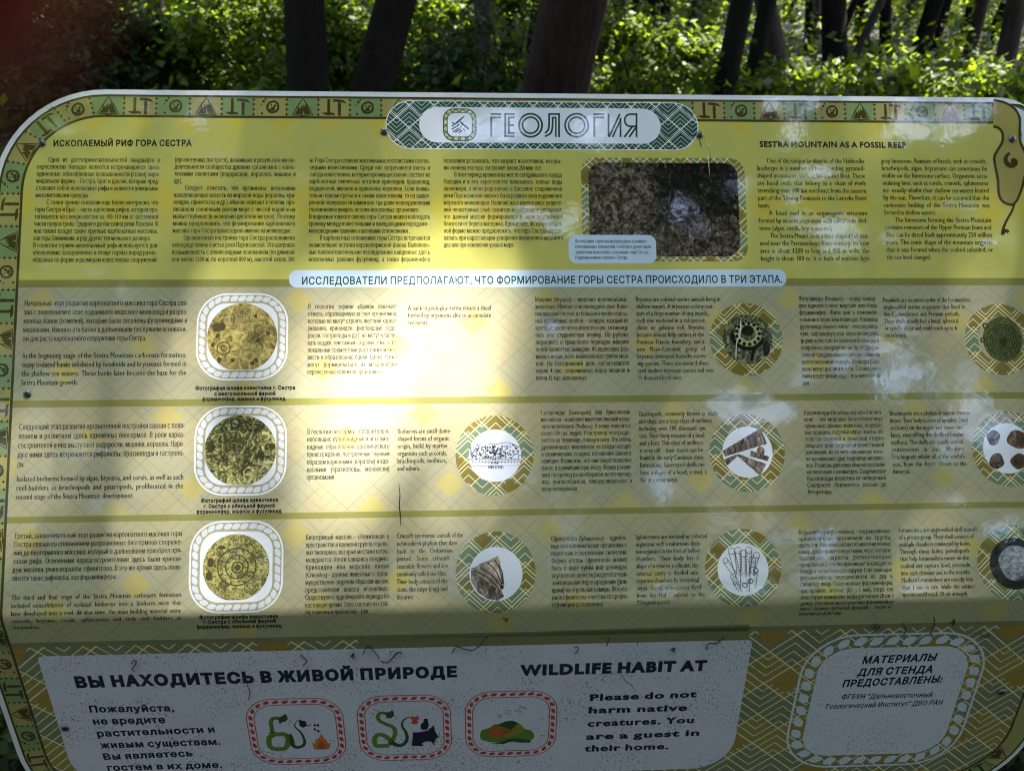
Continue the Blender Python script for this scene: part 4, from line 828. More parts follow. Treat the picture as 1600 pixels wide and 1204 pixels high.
# screws, cracks, frame and posts
M_steel = plain('screw_steel', (.16, .16, .17, 1), .35, .9); M_slot = plain('screw_recess', (.01, .01, .012, 1), .8)
for px, py in ((66, 224), (600, 206), (1093, 211), (1581, 217), (43, 615), (102, 1136), (1565, 1080)):
    U, V = B(px, py); r = 5.6
    n = AN if V < V_FOLD else (AN * math.cos(TH) - AY * math.sin(TH)); d2 = AY if V < V_FOLD else (AY * math.cos(TH) + AN * math.sin(TH)); c = S(U, V, .0012)
    Vt, Ft = [c - n * .0016], []
    for hh, rr in ((.0016, .35), (.0012, .72), (.0004, 1.0), (-.0006, 1.06)):
        for j in range(16): a = j * math.pi / 8; Vt.append(c - n * hh + (AX * math.cos(a) + d2 * math.sin(a)) * (r * K * rr))
    for j in range(16):
        Ft.append((0, 1 + j, 1 + (j + 1) % 16))
        for w in range(3): a = 1 + w * 16; Ft.append((a + j, a + 16 + j, a + 16 + (j + 1) % 16, a + (j + 1) % 16))
    me = bpy.data.meshes.new('screw'); me.from_pydata([tuple(v) for v in Vt], [], Ft); scw = obj('screw', me, M_steel, board, True)
    Vt, Ft = [], []
    for an in (.6, .6 + math.pi / 2):
        t = (AX * math.cos(an) + d2 * math.sin(an)) * r * K * .55; s = (AX * -math.sin(an) + d2 * math.cos(an)) * r * K * .12; k = len(Vt)
        Vt += [tuple(c - n * .0019 + t + s), tuple(c - n * .0019 + t - s), tuple(c - n * .0019 - t - s), tuple(c - n * .0019 - t + s)]; Ft.append((k, k + 1, k + 2, k + 3))
    me = bpy.data.meshes.new('screw_slot'); me.from_pydata(Vt, [], Ft); obj('screw_slot', me, M_slot, scw)
def crack(pts, w, mat):
    t = smooth_pts(BL(pts), 4); n = len(t); sheet('surface_crack', ribbon(t, [w * (.25 + math.sin(math.pi * i / (n - 1))) for i in range(n)]), mat, 9, board)
crack([(623, 755), (625, 772), (624, 790), (626, 808), (625, 824)], 1.3, M_ink); crack([(1106, 220), (1109, 236), (1109.5, 258), (1110, 300), (1111, 330)], .7, M_ink); crack([(1093, 216), (1094, 224), (1096, 231)], 1.2, M_ink)
crack([(1111, 330), (1112, 360), (1112, 392)], .7, M_ink)
crack([(1104, 219), (1107, 226), (1110, 232)], .9, M_line); crack([(1109, 232), (1107, 250), (1109, 275)], .8, M_line)
crack([(969, 1050), (978, 1064), (987, 1070), (993, 1082)], 1.3, print_mat('dirty_crack_print', (.12, .11, .09, 1)))
# steel frame behind the sheet
M_post = plain('grey_painted_steel', (.045, .047, .05, 1), .5, .3)
def bar(name, a, b, w, d, mat, parent, up=None):
    a, b = Vector(a), Vector(b); t = (b - a).normalized(); s = (up or Vector((0, 1, 0))).cross(t)
    if s.length < .1: s = Vector((1, 0, 0)).cross(t)
    s.normalize(); r = t.cross(s).normalized(); bm = bmesh.new(); vs = []
    for p in (a, b):
        for x, y in ((-1, -1), (1, -1), (1, 1), (-1, 1)): vs.append(bm.verts.new(p + s * x * w / 2 + r * y * d / 2))
    for f in ((0, 1, 2, 3), (7, 6, 5, 4), (0, 4, 5, 1), (1, 5, 6, 2), (2, 6, 7, 3), (3, 7, 4, 0)): bm.faces.new([vs[i] for i in f])
    bmesh.ops.recalc_face_normals(bm, faces=bm.faces[:]); bmesh.ops.bevel(bm, geom=bm.edges[:], offset=.004, segments=2, affect='EDGES')
    me = bpy.data.meshes.new(name); bm.to_mesh(me); bm.free(); return obj(name, me, mat, parent)
for u in (UL + 330, UR - 330):
    top = S(u, 260, -.034); kn = S(u, V_FOLD - 20, -.034); lo = S(u, VB - 60, -.034)
    bar('support_bracket', top, kn, .04, .04, M_post, board, AN); bar('support_bracket', kn + Vector((0, .002, 0)), lo, .036, .036, M_post, board, AN)
    m_ = (kn + top) / 2 + Vector((0, .05, 0)); bar('support_post', Vector((m_.x, m_.y + .02, -.1)), m_, .07, .07, M_post, board)
for v in (300, 800): bar('cross_rail', S(UL + 120, v, -.075), S(UR - 120, v, -.075), .03, .03, M_post, board, AN)
# ------------------------------------------------------------------ THE WOOD
def ray(px, py): return (CAMX * ((px - CX) / F_PX) + CAMY * ((py - CY) / F_PX) + CAMZ)
def at_depth(px, py, Y): r = ray(px, py); return EYE + r * (Y / r.y)
def ground_mat():
    m = new_mat('forest_floor'); nb = NB(m); p = nb.n['Principled BSDF']; co = nb.n.new('ShaderNodeTexCoord').outputs['Object']
    n1 = nb.noise(co, 1.1, 6, .65); n2 = nb.noise(co, 22, 5, .7); v = nb.voro(co, 26)
    c = nb.mix(nb.smooth(n1, .42, .6), (.014, .010, .006, 1), (.010, .017, .005, 1))
    c = nb.mix(nb.smooth(n2, .55, .72), c, (.03, .022, .014, 1)); c = nb.mix(nb.m('MULTIPLY', v, .6), c, (.01, .008, .005, 1))
    nb.put(p.inputs['Base Color'], c); p.inputs['Roughness'].default_value = .95
    b = nb.n.new('ShaderNodeBump'); b.inputs['Strength'].default_value = 1; b.inputs['Distance'].default_value = .05
    nb.l.new(n2, b.inputs['Height']); nb.l.new(b.outputs[0], p.inputs['Normal']); return m
def hgt(x, y): return .10 * math.sin(x * .31 + 1.3) * math.cos(y * .23) + .05 * math.sin(x * .9 + y * .7) - .10 * 0
N = 120; xs = [80 * math.copysign(abs(t) ** 1.8, t) for t in np.linspace(-1, 1, N + 1)]
Vg = [(x, y + 8, hgt(x, y + 8)) for y in xs for x in xs]
Fg = [(j * (N + 1) + i, j * (N + 1) + i + 1, (j + 1) * (N + 1) + i + 1, (j + 1) * (N + 1) + i) for j in range(N) for i in range(N)]
g = obj('ground', mesh_np('ground', Vg, Fg), ground_mat(), None, True); tag(g, kind='structure')

LEAF = leaf_mat('canopy_leaf', (.045, .075, .012, 1), (.10, .15, .025, 1), .5)
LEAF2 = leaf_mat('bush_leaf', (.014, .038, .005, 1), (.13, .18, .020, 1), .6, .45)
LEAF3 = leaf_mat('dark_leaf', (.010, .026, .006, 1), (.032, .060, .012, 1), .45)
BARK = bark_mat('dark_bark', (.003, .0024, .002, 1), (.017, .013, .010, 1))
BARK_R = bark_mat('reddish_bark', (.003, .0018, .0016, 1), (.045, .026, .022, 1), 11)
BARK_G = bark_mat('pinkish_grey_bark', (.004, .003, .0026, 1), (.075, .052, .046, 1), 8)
def leaves(pts, size, flat=.5, aspect=.62, var=.4, r=None):
    """one folded lozenge per point"""
    r = r or rng; n = len(pts); P = np.asarray(pts, float)
    nz = r.normal(size=(n, 3)); nz[:, 2] = np.abs(nz[:, 2]) + flat; nz /= np.linalg.norm(nz, axis=1)[:, None]
    t = r.normal(size=(n, 3)); t -= (t * nz).sum(1)[:, None] * nz; t /= np.linalg.norm(t, axis=1)[:, None]; b = np.cross(nz, t)
    s = size * (1 - var + 2 * var * r.random(n))[:, None]; dr = nz * s * .16
    V = np.stack([P - t * s * .5, P - t * s * .08 + b * s * aspect * .5 - dr, P + t * s * .5 - dr * 1.2, P - t * s * .08 - b * s * aspect * .5 - dr], 1).reshape(-1, 3)
    k = np.arange(n)[:, None] * 4
    F = np.concatenate([k + np.array([[0, 1, 2]]), k + np.array([[0, 2, 3]])], 0)
    return V, F
def clumps(n, centre, radii, nc, spread, r=None, hollow=.35):
    r = r or rng; u = r.normal(size=(nc, 3)); u /= np.linalg.norm(u, axis=1)[:, None]
    c = u * (hollow + (1 - hollow) * r.random((nc, 1)) ** .5) * np.array(radii) + np.array(centre)
    w = r.random(nc) + .25; w /= w.sum(); i = r.choice(nc, n, p=w); sp = spread * (.6 + .8 * r.random(nc))
    return c[i] + r.normal(size=(n, 3)) * sp[i][:, None] * np.array([1, 1, .65])
def tube(path, rad, ns=12, rough=.06, seed=0):
    r = np.random.default_rng(seed); V, F = [], []; n = len(path)
    for i, (p, q) in enumerate(zip(path, rad)):
        a = path[max(0, i - 1)]; b = path[min(n - 1, i + 1)]; t = (Vector(b) - Vector(a)).normalized()
        s = t.cross(Vector((.3, 1, .05))).normalized(); u = t.cross(s)
        for j in range(ns):
            an = 2 * math.pi * j / ns; k = q * (1 + rough * (math.sin(3 * an + seed) + .7 * math.sin(5 * an + i * .35 + seed * 2)) + r.normal() * rough * .35)
            V.append(tuple(Vector(p) + s * (math.cos(an) * k) + u * (math.sin(an) * k)))
    for i in range(n - 1):
        for j in range(ns): F.append((i * ns + j, i * ns + (j + 1) % ns, (i + 1) * ns + (j + 1) % ns, (i + 1) * ns + j))
    return V, F
def join(parts):
    V, F = [], []
    for v, f in parts: k = len(V); V += list(v); F += [tuple(i + k for i in q) for q in f]
    return V, F
# three crowns to copy from; leaves that would close a sun shaft are left out
CROWN = []
for k in range(3):
    r = np.random.default_rng(100 + k)
    pts = clumps(4600, (0, 0, 0), (3.0, 3.0, 2.3), 60, .5, r)
    CROWN.append(leaves(pts, .21, .6, .65, .4, r)[0].reshape(-1, 4, 3))
SUNV = np.array(SUN); SHAFTS = []
def px_shaft(px, py, Y, rad):
    p = at_depth(px, py, Y); SHAFTS.append((p.x, p.y, p.z, rad))
for s in ((1050, 100, 7.4, 0.34), (1085, 80, 7.4, 0.25), (985, 60, 9.4, 0.28), (655, 60, 8.6, 0.36), (640, 20, 9.5, 0.25), (540, 50, 8.4, 0.25), (410, 30, 8.2, 0.41), (330, 70, 9, 0.28), (290, 20, 9, 0.32), (380, 100, 8.0, 0.16), (220, 40, 9.5, 0.19), (790, 60, 8.6, 0.28), (700, 90, 8.5, 0.25), (1290, 135, 7.8, 0.32), (1390, 130, 8.2, 0.28), (1500, 135, 7.6, 0.41), (1150, 110, 9.8, 0.25), (1243, 120, 8.5, 0.18), (1562, 130, 8.5, 0.16), (1310, 60, 9.4, 0.11), (1420, 110, 10.1, 0.11), (243, 30, 9.7, 0.25), (745, 20, 10.4, 0.16), (880, 100, 4.4, 0.08), (1330, 20, 12, 0.41), (1450, 40, 13, 0.41), (1560, 30, 13, 0.41), (1000, 10, 14, 0.49), (60, 120, 8, 0.16), (30, 30, 9, 0.16), (1480, 60, 11, 0.32), (1540, 100, 10, 0.32), (1230, 60, 12, 0.41), (200, 30, 9, 0.23), (260, 95, 8.8, 0.23), (330, 110, 8.6, 0.23), (170, 100, 8, 0.17), (350, 20, 8.4, 0.28), (600, 100, 8, 0.17), (690, 30, 9.5, 0.28), (1095, 100, 7.4, 0.34), (1020, 60, 9, 0.23), (1250, 140, 7.8, 0.23), (1450, 135, 7.8, 0.28), (1340, 140, 7.7, 0.23), (908, 50, 4.5, 0.14), (902, 120, 4.5, 0.14)): px_shaft(*s)
_r = random.Random(8)
for i in range(70): SHAFTS.append((_r.uniform(-12, 13), _r.uniform(6, 26), .6, _r.uniform(.08, .28)))
SH = np.array(SHAFTS)
def open_to_sun(P):
    k = np.ones(len(P), bool)
    for x, y, z, rad in SH:
        t = (P[:, 2] - z) / SUNV[2]; k &= ((P[:, 0] - SUNV[0] * t - x) ** 2 + (P[:, 1] - SUNV[1] * t - y) ** 2) > rad * rad
    o = np.array(ORG); n = np.array(AN); q = P - (((P - o) @ n) / (SUNV @ n))[:, None] * SUNV - o
    u, v = CX + q @ np.array(AX) / K, CY + q @ np.array(AY) / K
    return k & ~((u > -150) & (u < 1750) & (v > 60) & (v < 1060))
def tree(name, base, lean, h, r0, bark, label, group=None, crown=0, crown_off=(0, 0), flare=1.5, bend=0.0, seed=1, cat='tree', cscale=1.0, limbs=3, crown_mesh=None, fork=None):
    """base on the ground, lean = top offset (x,y) over the height h"""
    root = empty(name, base); tag(root, label, cat, group)
    n = 15; path, rad = [], []
    for i in range(n):
        t = (i / (n - 1)) ** 1.35; z = -.12 + (h + .12) * t
        w = math.sin(t * 7 + seed) * .05 * h * .16
        path.append((lean[0] * t + bend * math.sin(t * math.pi) + w, lean[1] * t + w * .5, z)); rad.append(r0 * ((1 - .62 * t) + (flare - 1) * math.exp(-max(0, z) / (r0 * 1.6))))
    parts = [tube(path, rad, 14, .05, seed)]
    rr = random.Random(seed)
    for k in range(limbs):
        i = n - 2 - k; p = Vector(path[i]); a = rr.uniform(0, 6.28); L = rr.uniform(1.2, 2.2)
        e = [p, p + Vector((math.cos(a) * L * .5, math.sin(a) * L * .5, L * .35)), p + Vector((math.cos(a) * L, math.sin(a) * L, L * .8))]
        parts.append(tube([tuple(q) for q in e], [rad[i] * .55, rad[i] * .35, .01], 8, .04, seed + k))
    if fork:
        for (z0, dx, dy, L, rf) in fork:
            i = min(range(n), key=lambda i: abs(path[i][2] - z0)); p = Vector(path[i])
            e = [p + Vector((dx * t, dy * t, L * t)) for t in (0, .15, .35, .6, 1)]; parts.append(tube([tuple(q) for q in e], [rf, rf * .9, rf * .75, rf * .6, rf * .3], 9, .05, seed + 9))
    V, F = join(parts); me = bpy.data.meshes.new('trunk'); me.from_pydata(V, [], F)
    o = bpy.data.objects.new('trunk', me); COL.objects.link(o); me.materials.append(bark); me.shade_smooth(); o.parent = root
    if crown is not None:
        if crown_mesh: me = crown_mesh
        else:
            L = CROWN[crown % 3] * cscale; a = seed * 1.7; ca, sa = math.cos(a), math.sin(a)
            L = L @ np.array([[ca, sa, 0], [-sa, ca, 0], [0, 0, 1]]) + np.array([path[-1][0] + crown_off[0], path[-1][1] + crown_off[1], h + .4])
            L = L[open_to_sun(L.mean(1) + np.array(base))]; nq = len(L); k4 = np.arange(nq)[:, None] * 4
            me = mesh_np('crown', L.reshape(-1, 3), np.concatenate([k4 + np.array([[0, 1, 2]]), k4 + np.array([[0, 2, 3]])])); me.materials.append(LEAF)
        c = bpy.data.objects.new('crown', me); COL.objects.link(c); c.parent = root
    return root
def tree_px(name, x0, x1, Y, wpx, H, bark, label, y1=140, **kw):
    """a trunk seen at x0 on the picture's upper edge and x1 at y1, at distance Y; width in picture units there"""
    a, b = at_depth(x0, 0, Y), at_depth(x1, y1, Y); s = (a.x - b.x) / (a.z - b.z)
    z0 = hgt(b.x, Y); bx = b.x - s * (b.z - z0); r0 = wpx / F_PX * (at_depth(x1, y1, Y) - EYE).dot(CAMZ) / 2
    return tree(name, (bx, Y, z0), (s * H, kw.pop('ly', 0.0)), H, r0, bark, label, **kw)

# the crown that shades the board: gaps in it let the sun through where the board is lit
LIT = [(690, 555, 80, 100, 1), (620, 575, 95, 70, 0.95), (560, 610, 120, 70, 0.698), (610, 690, 110, 80, 0.394), (715, 690, 55, 60, 0.362), (480, 555, 95, 85, 0.432), (385, 530, 80, 80, 0.13), (365, 700, 85, 90, 0.13), (520, 765, 160, 65, 0.125), (690, 470, 105, 45, 0.473), (360, 860, 110, 75, 0.129), (590, 880, 140, 45, 0.082), (560, 425, 100, 45, 0.169), (620, 330, 80, 90, 0.034), (550, 215, 100, 60, 0.036), (660, 170, 60, 40, 0.031), (340, 180, 60, 40, 0.013), (430, 395, 70, 40, 0.114), (330, 430, 60, 30, 0.031), (480, 300, 25, 90, 0.013), (180, 560, 110, 80, 0.031), (150, 690, 130, 90, 0.038), (150, 850, 140, 70, 0.046), (150, 280, 120, 100, 0.008), (1165, 820, 80, 90, 0.138), (1205, 690, 45, 80, 0.083), (1090, 890, 60, 40, 0.078), (1195, 905, 60, 40, 0.104), (1420, 885, 130, 40, 0.057), (1540, 860, 60, 60, 0.047), (960, 420, 100, 30, 0.013), (780, 260, 60, 90, 0.008), (1580, 420, 60, 30, 0.011), (800, 880, 60, 40, 0.021)]
def lit(u, v):
    t = np.full_like(u, .004)
    for cx, cy, rx, ry, a in LIT:
        d = ((u - cx) / rx) ** 2 + ((v - cy) / ry) ** 2; t = np.maximum(t, a * np.clip(1.75 - d ** .5, 0, 1.1) / 1.1)
    return np.clip(t, 0, 1)
ax, ay, an = (np.array(v) for v in (AX, AY, AN)); org = np.array(ORG); sun = np.array(SUN)
def on_board(P):
    k = ((P - org) @ an) / (sun @ an); Q = P - k[:, None] * sun - org
    return CX + Q @ ax / K, CY + Q @ ay / K
r = np.random.default_rng(5); LAI = 5.2; HC = 10.0
cen = org + sun * ((HC - org[2]) / sun[2])
n = int(5.2 * 5.2 * LAI / (.075 * .075 * .62 * .5 * .80))
P = np.stack([cen[0] + r.uniform(-2.6, 2.6, n), cen[1] + r.uniform(-2.6, 2.6, n), HC + r.uniform(-1.0, 1.0, n)], 1)
u, v = on_board(P); keep = r.random(n) < np.clip(-np.log(lit(u, v)) / LAI, 0, 1); P = P[keep]
V1, F1 = leaves(P, .075, 1.0, .62, .3, r)
# the rest of that crown, coarser, round about
P2 = np.concatenate([clumps(2600, (cen[0] - 1.8, cen[1] + 3.6, HC + .5), (2.6, 1.8, 1.6), 24, .4, r), clumps(2200, (cen[0] + 3.8, cen[1] + 1.2, HC + .3), (1.6, 2.6, 1.6), 24, .4, r)])
P2 = P2[open_to_sun(P2)]; u, v = on_board(P2); P2 = P2[~((u > -300) & (u < 1900) & (v > -250) & (v < 1250))]
V2, F2 = leaves(P2, .2, .6, .65, .4, r)

# ---- trees behind the board, read from the photograph
t4 = tree_px('tree', 890, 868, 4.5, 106, 9.5, BARK_R, 'thickest dark trunk with reddish furrowed bark, behind the board above the title', seed=4, ly=-.6, crown=0, bend=.15, flare=1.3, fork=[(6.5, 1.2, -.4, 3.2, .07)])
# hand the shading crown to the thickest tree
off = np.array(t4.location); me = mesh_np('crown', np.concatenate([V1, V2]) - off, np.concatenate([F1, F2 + len(V1)])); me.materials.append(LEAF)
[c for c in t4.children if c.name.startswith('crown')][0].data = me; cr_ = [c for c in t4.children if c.name.startswith('crown')][0]; cr_.location = (0, 0, 0); cr_.rotation_euler = (0, 0, 0); cr_.scale = (1, 1, 1)
tree_px('tree', 477, 494, 5.4, 66, 9.0, BARK, 'black trunk behind the board, left one of the pair meeting in a V', seed=11, ly=1.0, crown=1, crown_off=(-1.2, 1.2), flare=1.25)
tree_px('tree', 607, 574, 5.5, 66, 9.0, BARK, 'black trunk behind the board, right one of the pair meeting in a V', seed=12, ly=2.2, crown=2, crown_off=(-2.4, 2.4), flare=1.3, bend=-.1)
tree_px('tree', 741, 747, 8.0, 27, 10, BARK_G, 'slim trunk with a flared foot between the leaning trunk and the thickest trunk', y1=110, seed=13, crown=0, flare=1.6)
tree_px('tree', 1158, 1122, 7.0, 36, 9.5, BARK, 'dark straight trunk leaning right, first one right of the board title', seed=14, crown=1, ly=1.5, flare=1.2)
tree_px('tree', 1206, 1168, 8.2, 28, 9, BARK, 'dark trunk leaning right, close beside the trunk with the pale lit foot', seed=15, crown=2, ly=1.0, flare=1.2)
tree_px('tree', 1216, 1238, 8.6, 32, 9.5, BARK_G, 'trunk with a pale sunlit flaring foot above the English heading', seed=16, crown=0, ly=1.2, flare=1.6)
tree_px('tree', 1312, 1316, 9.5, 38, 9, BARK, 'broad dark trunk forking near the ground right of the pale footed trunk', seed=17, crown=1, flare=1.15, fork=[(.5, .5, .1, 1.6, .05), (.9, -.7, .3, 3.0, .07)])
tree_px('tree', 1372, 1330, 9.3, 14, 7, BARK_G, 'thin pale stem leaning right across the forked dark trunk', y1=95, seed=18, crown=None, limbs=1, flare=1.1)
tree_px('tree', 1455, 1415, 10.2, 26, 9, BARK, 'dark trunk with grey lit patches leaning right above the last hammer emblems', seed=19, crown=2, flare=1.2)
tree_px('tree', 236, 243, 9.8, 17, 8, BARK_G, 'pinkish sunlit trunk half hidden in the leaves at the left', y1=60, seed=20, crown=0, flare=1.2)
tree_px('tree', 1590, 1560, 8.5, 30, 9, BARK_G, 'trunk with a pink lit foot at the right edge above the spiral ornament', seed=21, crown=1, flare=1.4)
thin = 'slender dark trunk in the dense stand behind the right half of the board'
for i, (x0, x1, Y, w) in enumerate([(975, 968, 13.5, 18), (1020, 1016, 15.5, 20), (1052, 1040, 14.0, 16), (1085, 1075, 12.0, 22), (1105, 1082, 16.5, 18), (1255, 1262, 13.0, 14), (1278, 1270, 15.0, 16), (1346, 1352, 13.5, 20), (1398, 1384, 12.6, 17), (1425, 1392, 15.8, 16), (1482, 1436, 12.0, 17), (1512, 1470, 14.2, 15), (1540, 1490, 11.5, 18), (1566, 1514, 13.2, 14), (1585, 1540, 15.4, 16), (1604, 1560, 12.4, 15), (1640, 1590, 13.5, 18),
                                      (690, 694, 15.5, 14), (655, 662, 17.0, 15), (790, 796, 16.0, 14), (805, 808, 13.5, 13), (938, 950, 17.5, 16), (1000, 992, 18.5, 15)]):
    lab = thin if x0 > 900 else 'slim distant trunk among leaves between the leaning trunk and the thickest trunk'
    tree_px('tree', x0, x1, Y, w, 8.5 + (i % 4) * .6, BARK if i % 3 else BARK_G, lab, group='slender trunks of the far stand' if x0 > 900 else 'slim distant trunks left of the thickest trunk', seed=40 + i, crown=i, limbs=2, flare=1.25, bend=(.25 if i % 2 else -.2), cscale=.6)
lx = [(60, 14.5), (130, 12.5), (180, 16.0), (290, 13.8), (330, 17.0), (385, 15.0), (420, 12.8)]
for i, (x, Y) in enumerate(lx):
    tree_px('tree', x, x + 12, Y, 15 + (i % 3) * 3, 8.8, BARK, 'slim dark trunk among the shadowy leaves at the left', group='slim trunks in the leaves at the left', seed=80 + i, crown=i + 1, limbs=2, flare=1.2, cscale=.55)
# farther trees and those outside the view whose crowns shade the place
rr = random.Random(3)
for i in range(26):
    x, y = rr.uniform(-20, 22), rr.uniform(19, 34)
    tree('tree', (x, y, hgt(x, y)), (rr.uniform(-.8, .8), rr.uniform(-.8, .8)), rr.uniform(7.5, 10), rr.uniform(.09, .16), BARK, 'distant forest tree with a dark trunk far behind the board', 'distant forest trees', seed=120 + i, crown=i, limbs=2, cscale=rr.uniform(.9, 1.2))
for i, (x, y, h) in enumerate([(-5.2, 3.2, 8.5), (-7.5, -1.0, 9), (7.6, 5.6, 9), (8.2, .6, 8.5), (-7.2, 7.8, 9.5), (6.8, 9.8, 9), (-9, 6, 9), (11, 9, 9.5), (-13.5, 13, 9), (0.38, 10.6, 10), (9.2, 8.2, 9.6), (-10.5, 11.6, 9)]):
    tree('tree', (x, y, hgt(x, y)), (0, 0), h, .15, BARK, 'forest tree standing beside the path near the board', 'trees around the clearing', seed=160 + i, crown=i, limbs=3, cscale=1.05)

for i, (x, y, h) in enumerate([(-9, -9, 6), (-5.5, -12, 6.5), (-1.5, -13, 6), (2.5, -13.5, 6.5), (6.5, -12, 6), (10, -9, 6.5), (-12, -4, 6.5), (12.5, -4.5, 6.5), (-7, -16, 6), (0, -17, 7), (8, -16, 6.5)]):  # unseen trees, added to keep low sky light off the board
    tree('tree', (x, y, hgt(x, y)), (0, 0), h * .62, .14, BARK, 'unseen bushy tree added behind the viewer to block low sky', 'unseen trees added behind the viewer', seed=230 + i, crown=i, limbs=3, cscale=1.25)
# the crown behind the viewer that the glossy board mirrors; sky shows through its gaps
SKY = [(1232, 168, 49, 31), (1425, 168, 40, 31), (1478, 170, 49, 35), (1530, 172, 26, 29), (1440, 208, 86, 22), (1240, 215, 29, 38), (1285, 268, 39, 25), (1235, 300, 18, 39), (1300, 346, 64, 22), (1215, 392, 30, 18), (1310, 385, 42, 20), (1160, 300, 21, 34), (1385, 370, 25, 18), (1500, 322, 39, 18), (1555, 378, 30, 18), (1065, 318, 21, 18), (1140, 305, 14, 14), (1080, 345, 18, 14), (905, 335, 11, 26), (850, 335, 46, 21), (870, 360, 30, 16), (800, 345, 16, 16), (1392, 575, 42, 51), (1395, 505, 23, 14), (1160, 625, 58, 22), (1180, 645, 66, 22), (1250, 590, 18, 25), (1320, 565, 16, 18), (1445, 580, 12, 16), (1515, 600, 14, 18), (1460, 612, 16, 9), (1500, 570, 12, 9), (1315, 694, 30, 14), (1372, 694, 23, 14), (1525, 655, 38, 38), (1545, 690, 14, 30), (1480, 710, 18, 34), (1478, 672, 23, 16), (1498, 774, 21, 9), (1348, 788, 16, 9), (1560, 655, 23, 14), (855, 512, 18, 21), (880, 520, 14, 12), (1290, 860, 23, 34), (1300, 900, 30, 28), (1440, 920, 28, 16), (1570, 820, 25, 16), (1030, 750, 23, 23), (1040, 320, 18, 12), (130, 700, 23, 18), (170, 790, 34, 14), (760, 200, 69, 30), (930, 200, 46, 34)]
_q = random.Random(12)
SKY += [(_q.uniform(850, 1590), _q.uniform(160, 790), _q.uniform(6, 17), _q.uniform(5, 13)) for _ in range(46)]
r = np.random.default_rng(9)
def mirrored(P):
    Q = P - 2 * ((P - org) @ an)[:, None] * an; d = Q - np.array(EYE); z = d @ np.array(CAMZ); z = np.where(z < .05, .05, z)
    return CX + F_PX * (d @ np.array(CAMX)) / z, CY + F_PX * (d @ np.array(CAMY)) / z
pts = np.concatenate([clumps(26000, (4.8, -4.8, 7.0), (5.0, 3.2, 3.0), 170, .6, r), clumps(24000, (-3.4, -5.0, 6.6), (4.6, 3.2, 3.0), 150, .6, r), clumps(26000, (1.0, -8.6, 4.4), (8.5, 2.2, 3.2), 170, .6, r), clumps(16000, (2.6, -2.2, 8.2), (5.2, 1.8, 1.6), 110, .5, r)])
mx, my = mirrored(pts); keep = np.ones(len(pts), bool); jit = r.normal(size=(2, len(pts))) * 7
for cx, cy, rx, ry in SKY: keep &= (((mx + jit[0] - cx) / rx) ** 2 + ((my + jit[1] - cy) / ry) ** 2) > 1.15
keep |= r.random(len(pts)) < .03
pts = pts[keep]
groups = [(pts[:, 0] >= 2.2) & (pts[:, 1] > -6.6), (pts[:, 0] < 2.2) & (pts[:, 1] > -6.6), pts[:, 1] <= -6.6]
for gi, (bx, by, lab) in enumerate([(5.4, -5.6, 'leafy forest tree standing behind the viewer on the right'), (-3.8, -5.8, 'leafy forest tree standing behind the viewer on the left'), (1.4, -9.0, 'leafy forest tree standing farthest behind the viewer')]):
    q = pts[groups[gi]]; V, F = leaves(q, .2, .5, .65, .4, r); me = mesh_np('crown', V - np.array([bx, by, hgt(bx, by)]), F); me.materials.append(LEAF)
    tree('tree', (bx, by, hgt(bx, by)), (0, 0), 7.5, .17, BARK, lab, seed=200 + gi, crown=0, crown_mesh=me)

# ---- bushes and undergrowth behind the board
def bush(base, rad, n, size, label, mat, group=None, seed=0):
    root = empty('bush', base); tag(root, label, 'bush', group); r = np.random.default_rng(seed)
    P = clumps(n, (0, 0, rad[2] * .95), rad, 22, .16 * rad[0] ** .5, r, .3); P = P[P[:, 2] > .03]
    V, F = leaves(P, size, .7, .6, .4, r); me = mesh_np('foliage', V, F); me.materials.append(mat); o = bpy.data.objects.new('foliage', me); COL.objects.link(o); o.parent = root
    parts = []
    for k in range(6):
        a = k * 1.05; e = [(0, 0, -.05), (math.cos(a) * rad[0] * .3, math.sin(a) * rad[1] * .3, rad[2] * .7), (math.cos(a) * rad[0] * .7, math.sin(a) * rad[1] * .7, rad[2] * 1.5)]; parts.append(tube(e, [.018, .012, .004], 6, .02, k))
    V, F = join(parts); me = bpy.data.meshes.new('stems'); me.from_pydata(V, [], F); me.materials.append(BARK); o = bpy.data.objects.new('stems', me); COL.objects.link(o); o.parent = root; return root
def gpt(px, py): rr_ = ray(px, py); p = EYE + rr_ * (-CAM_H / rr_.z); return p
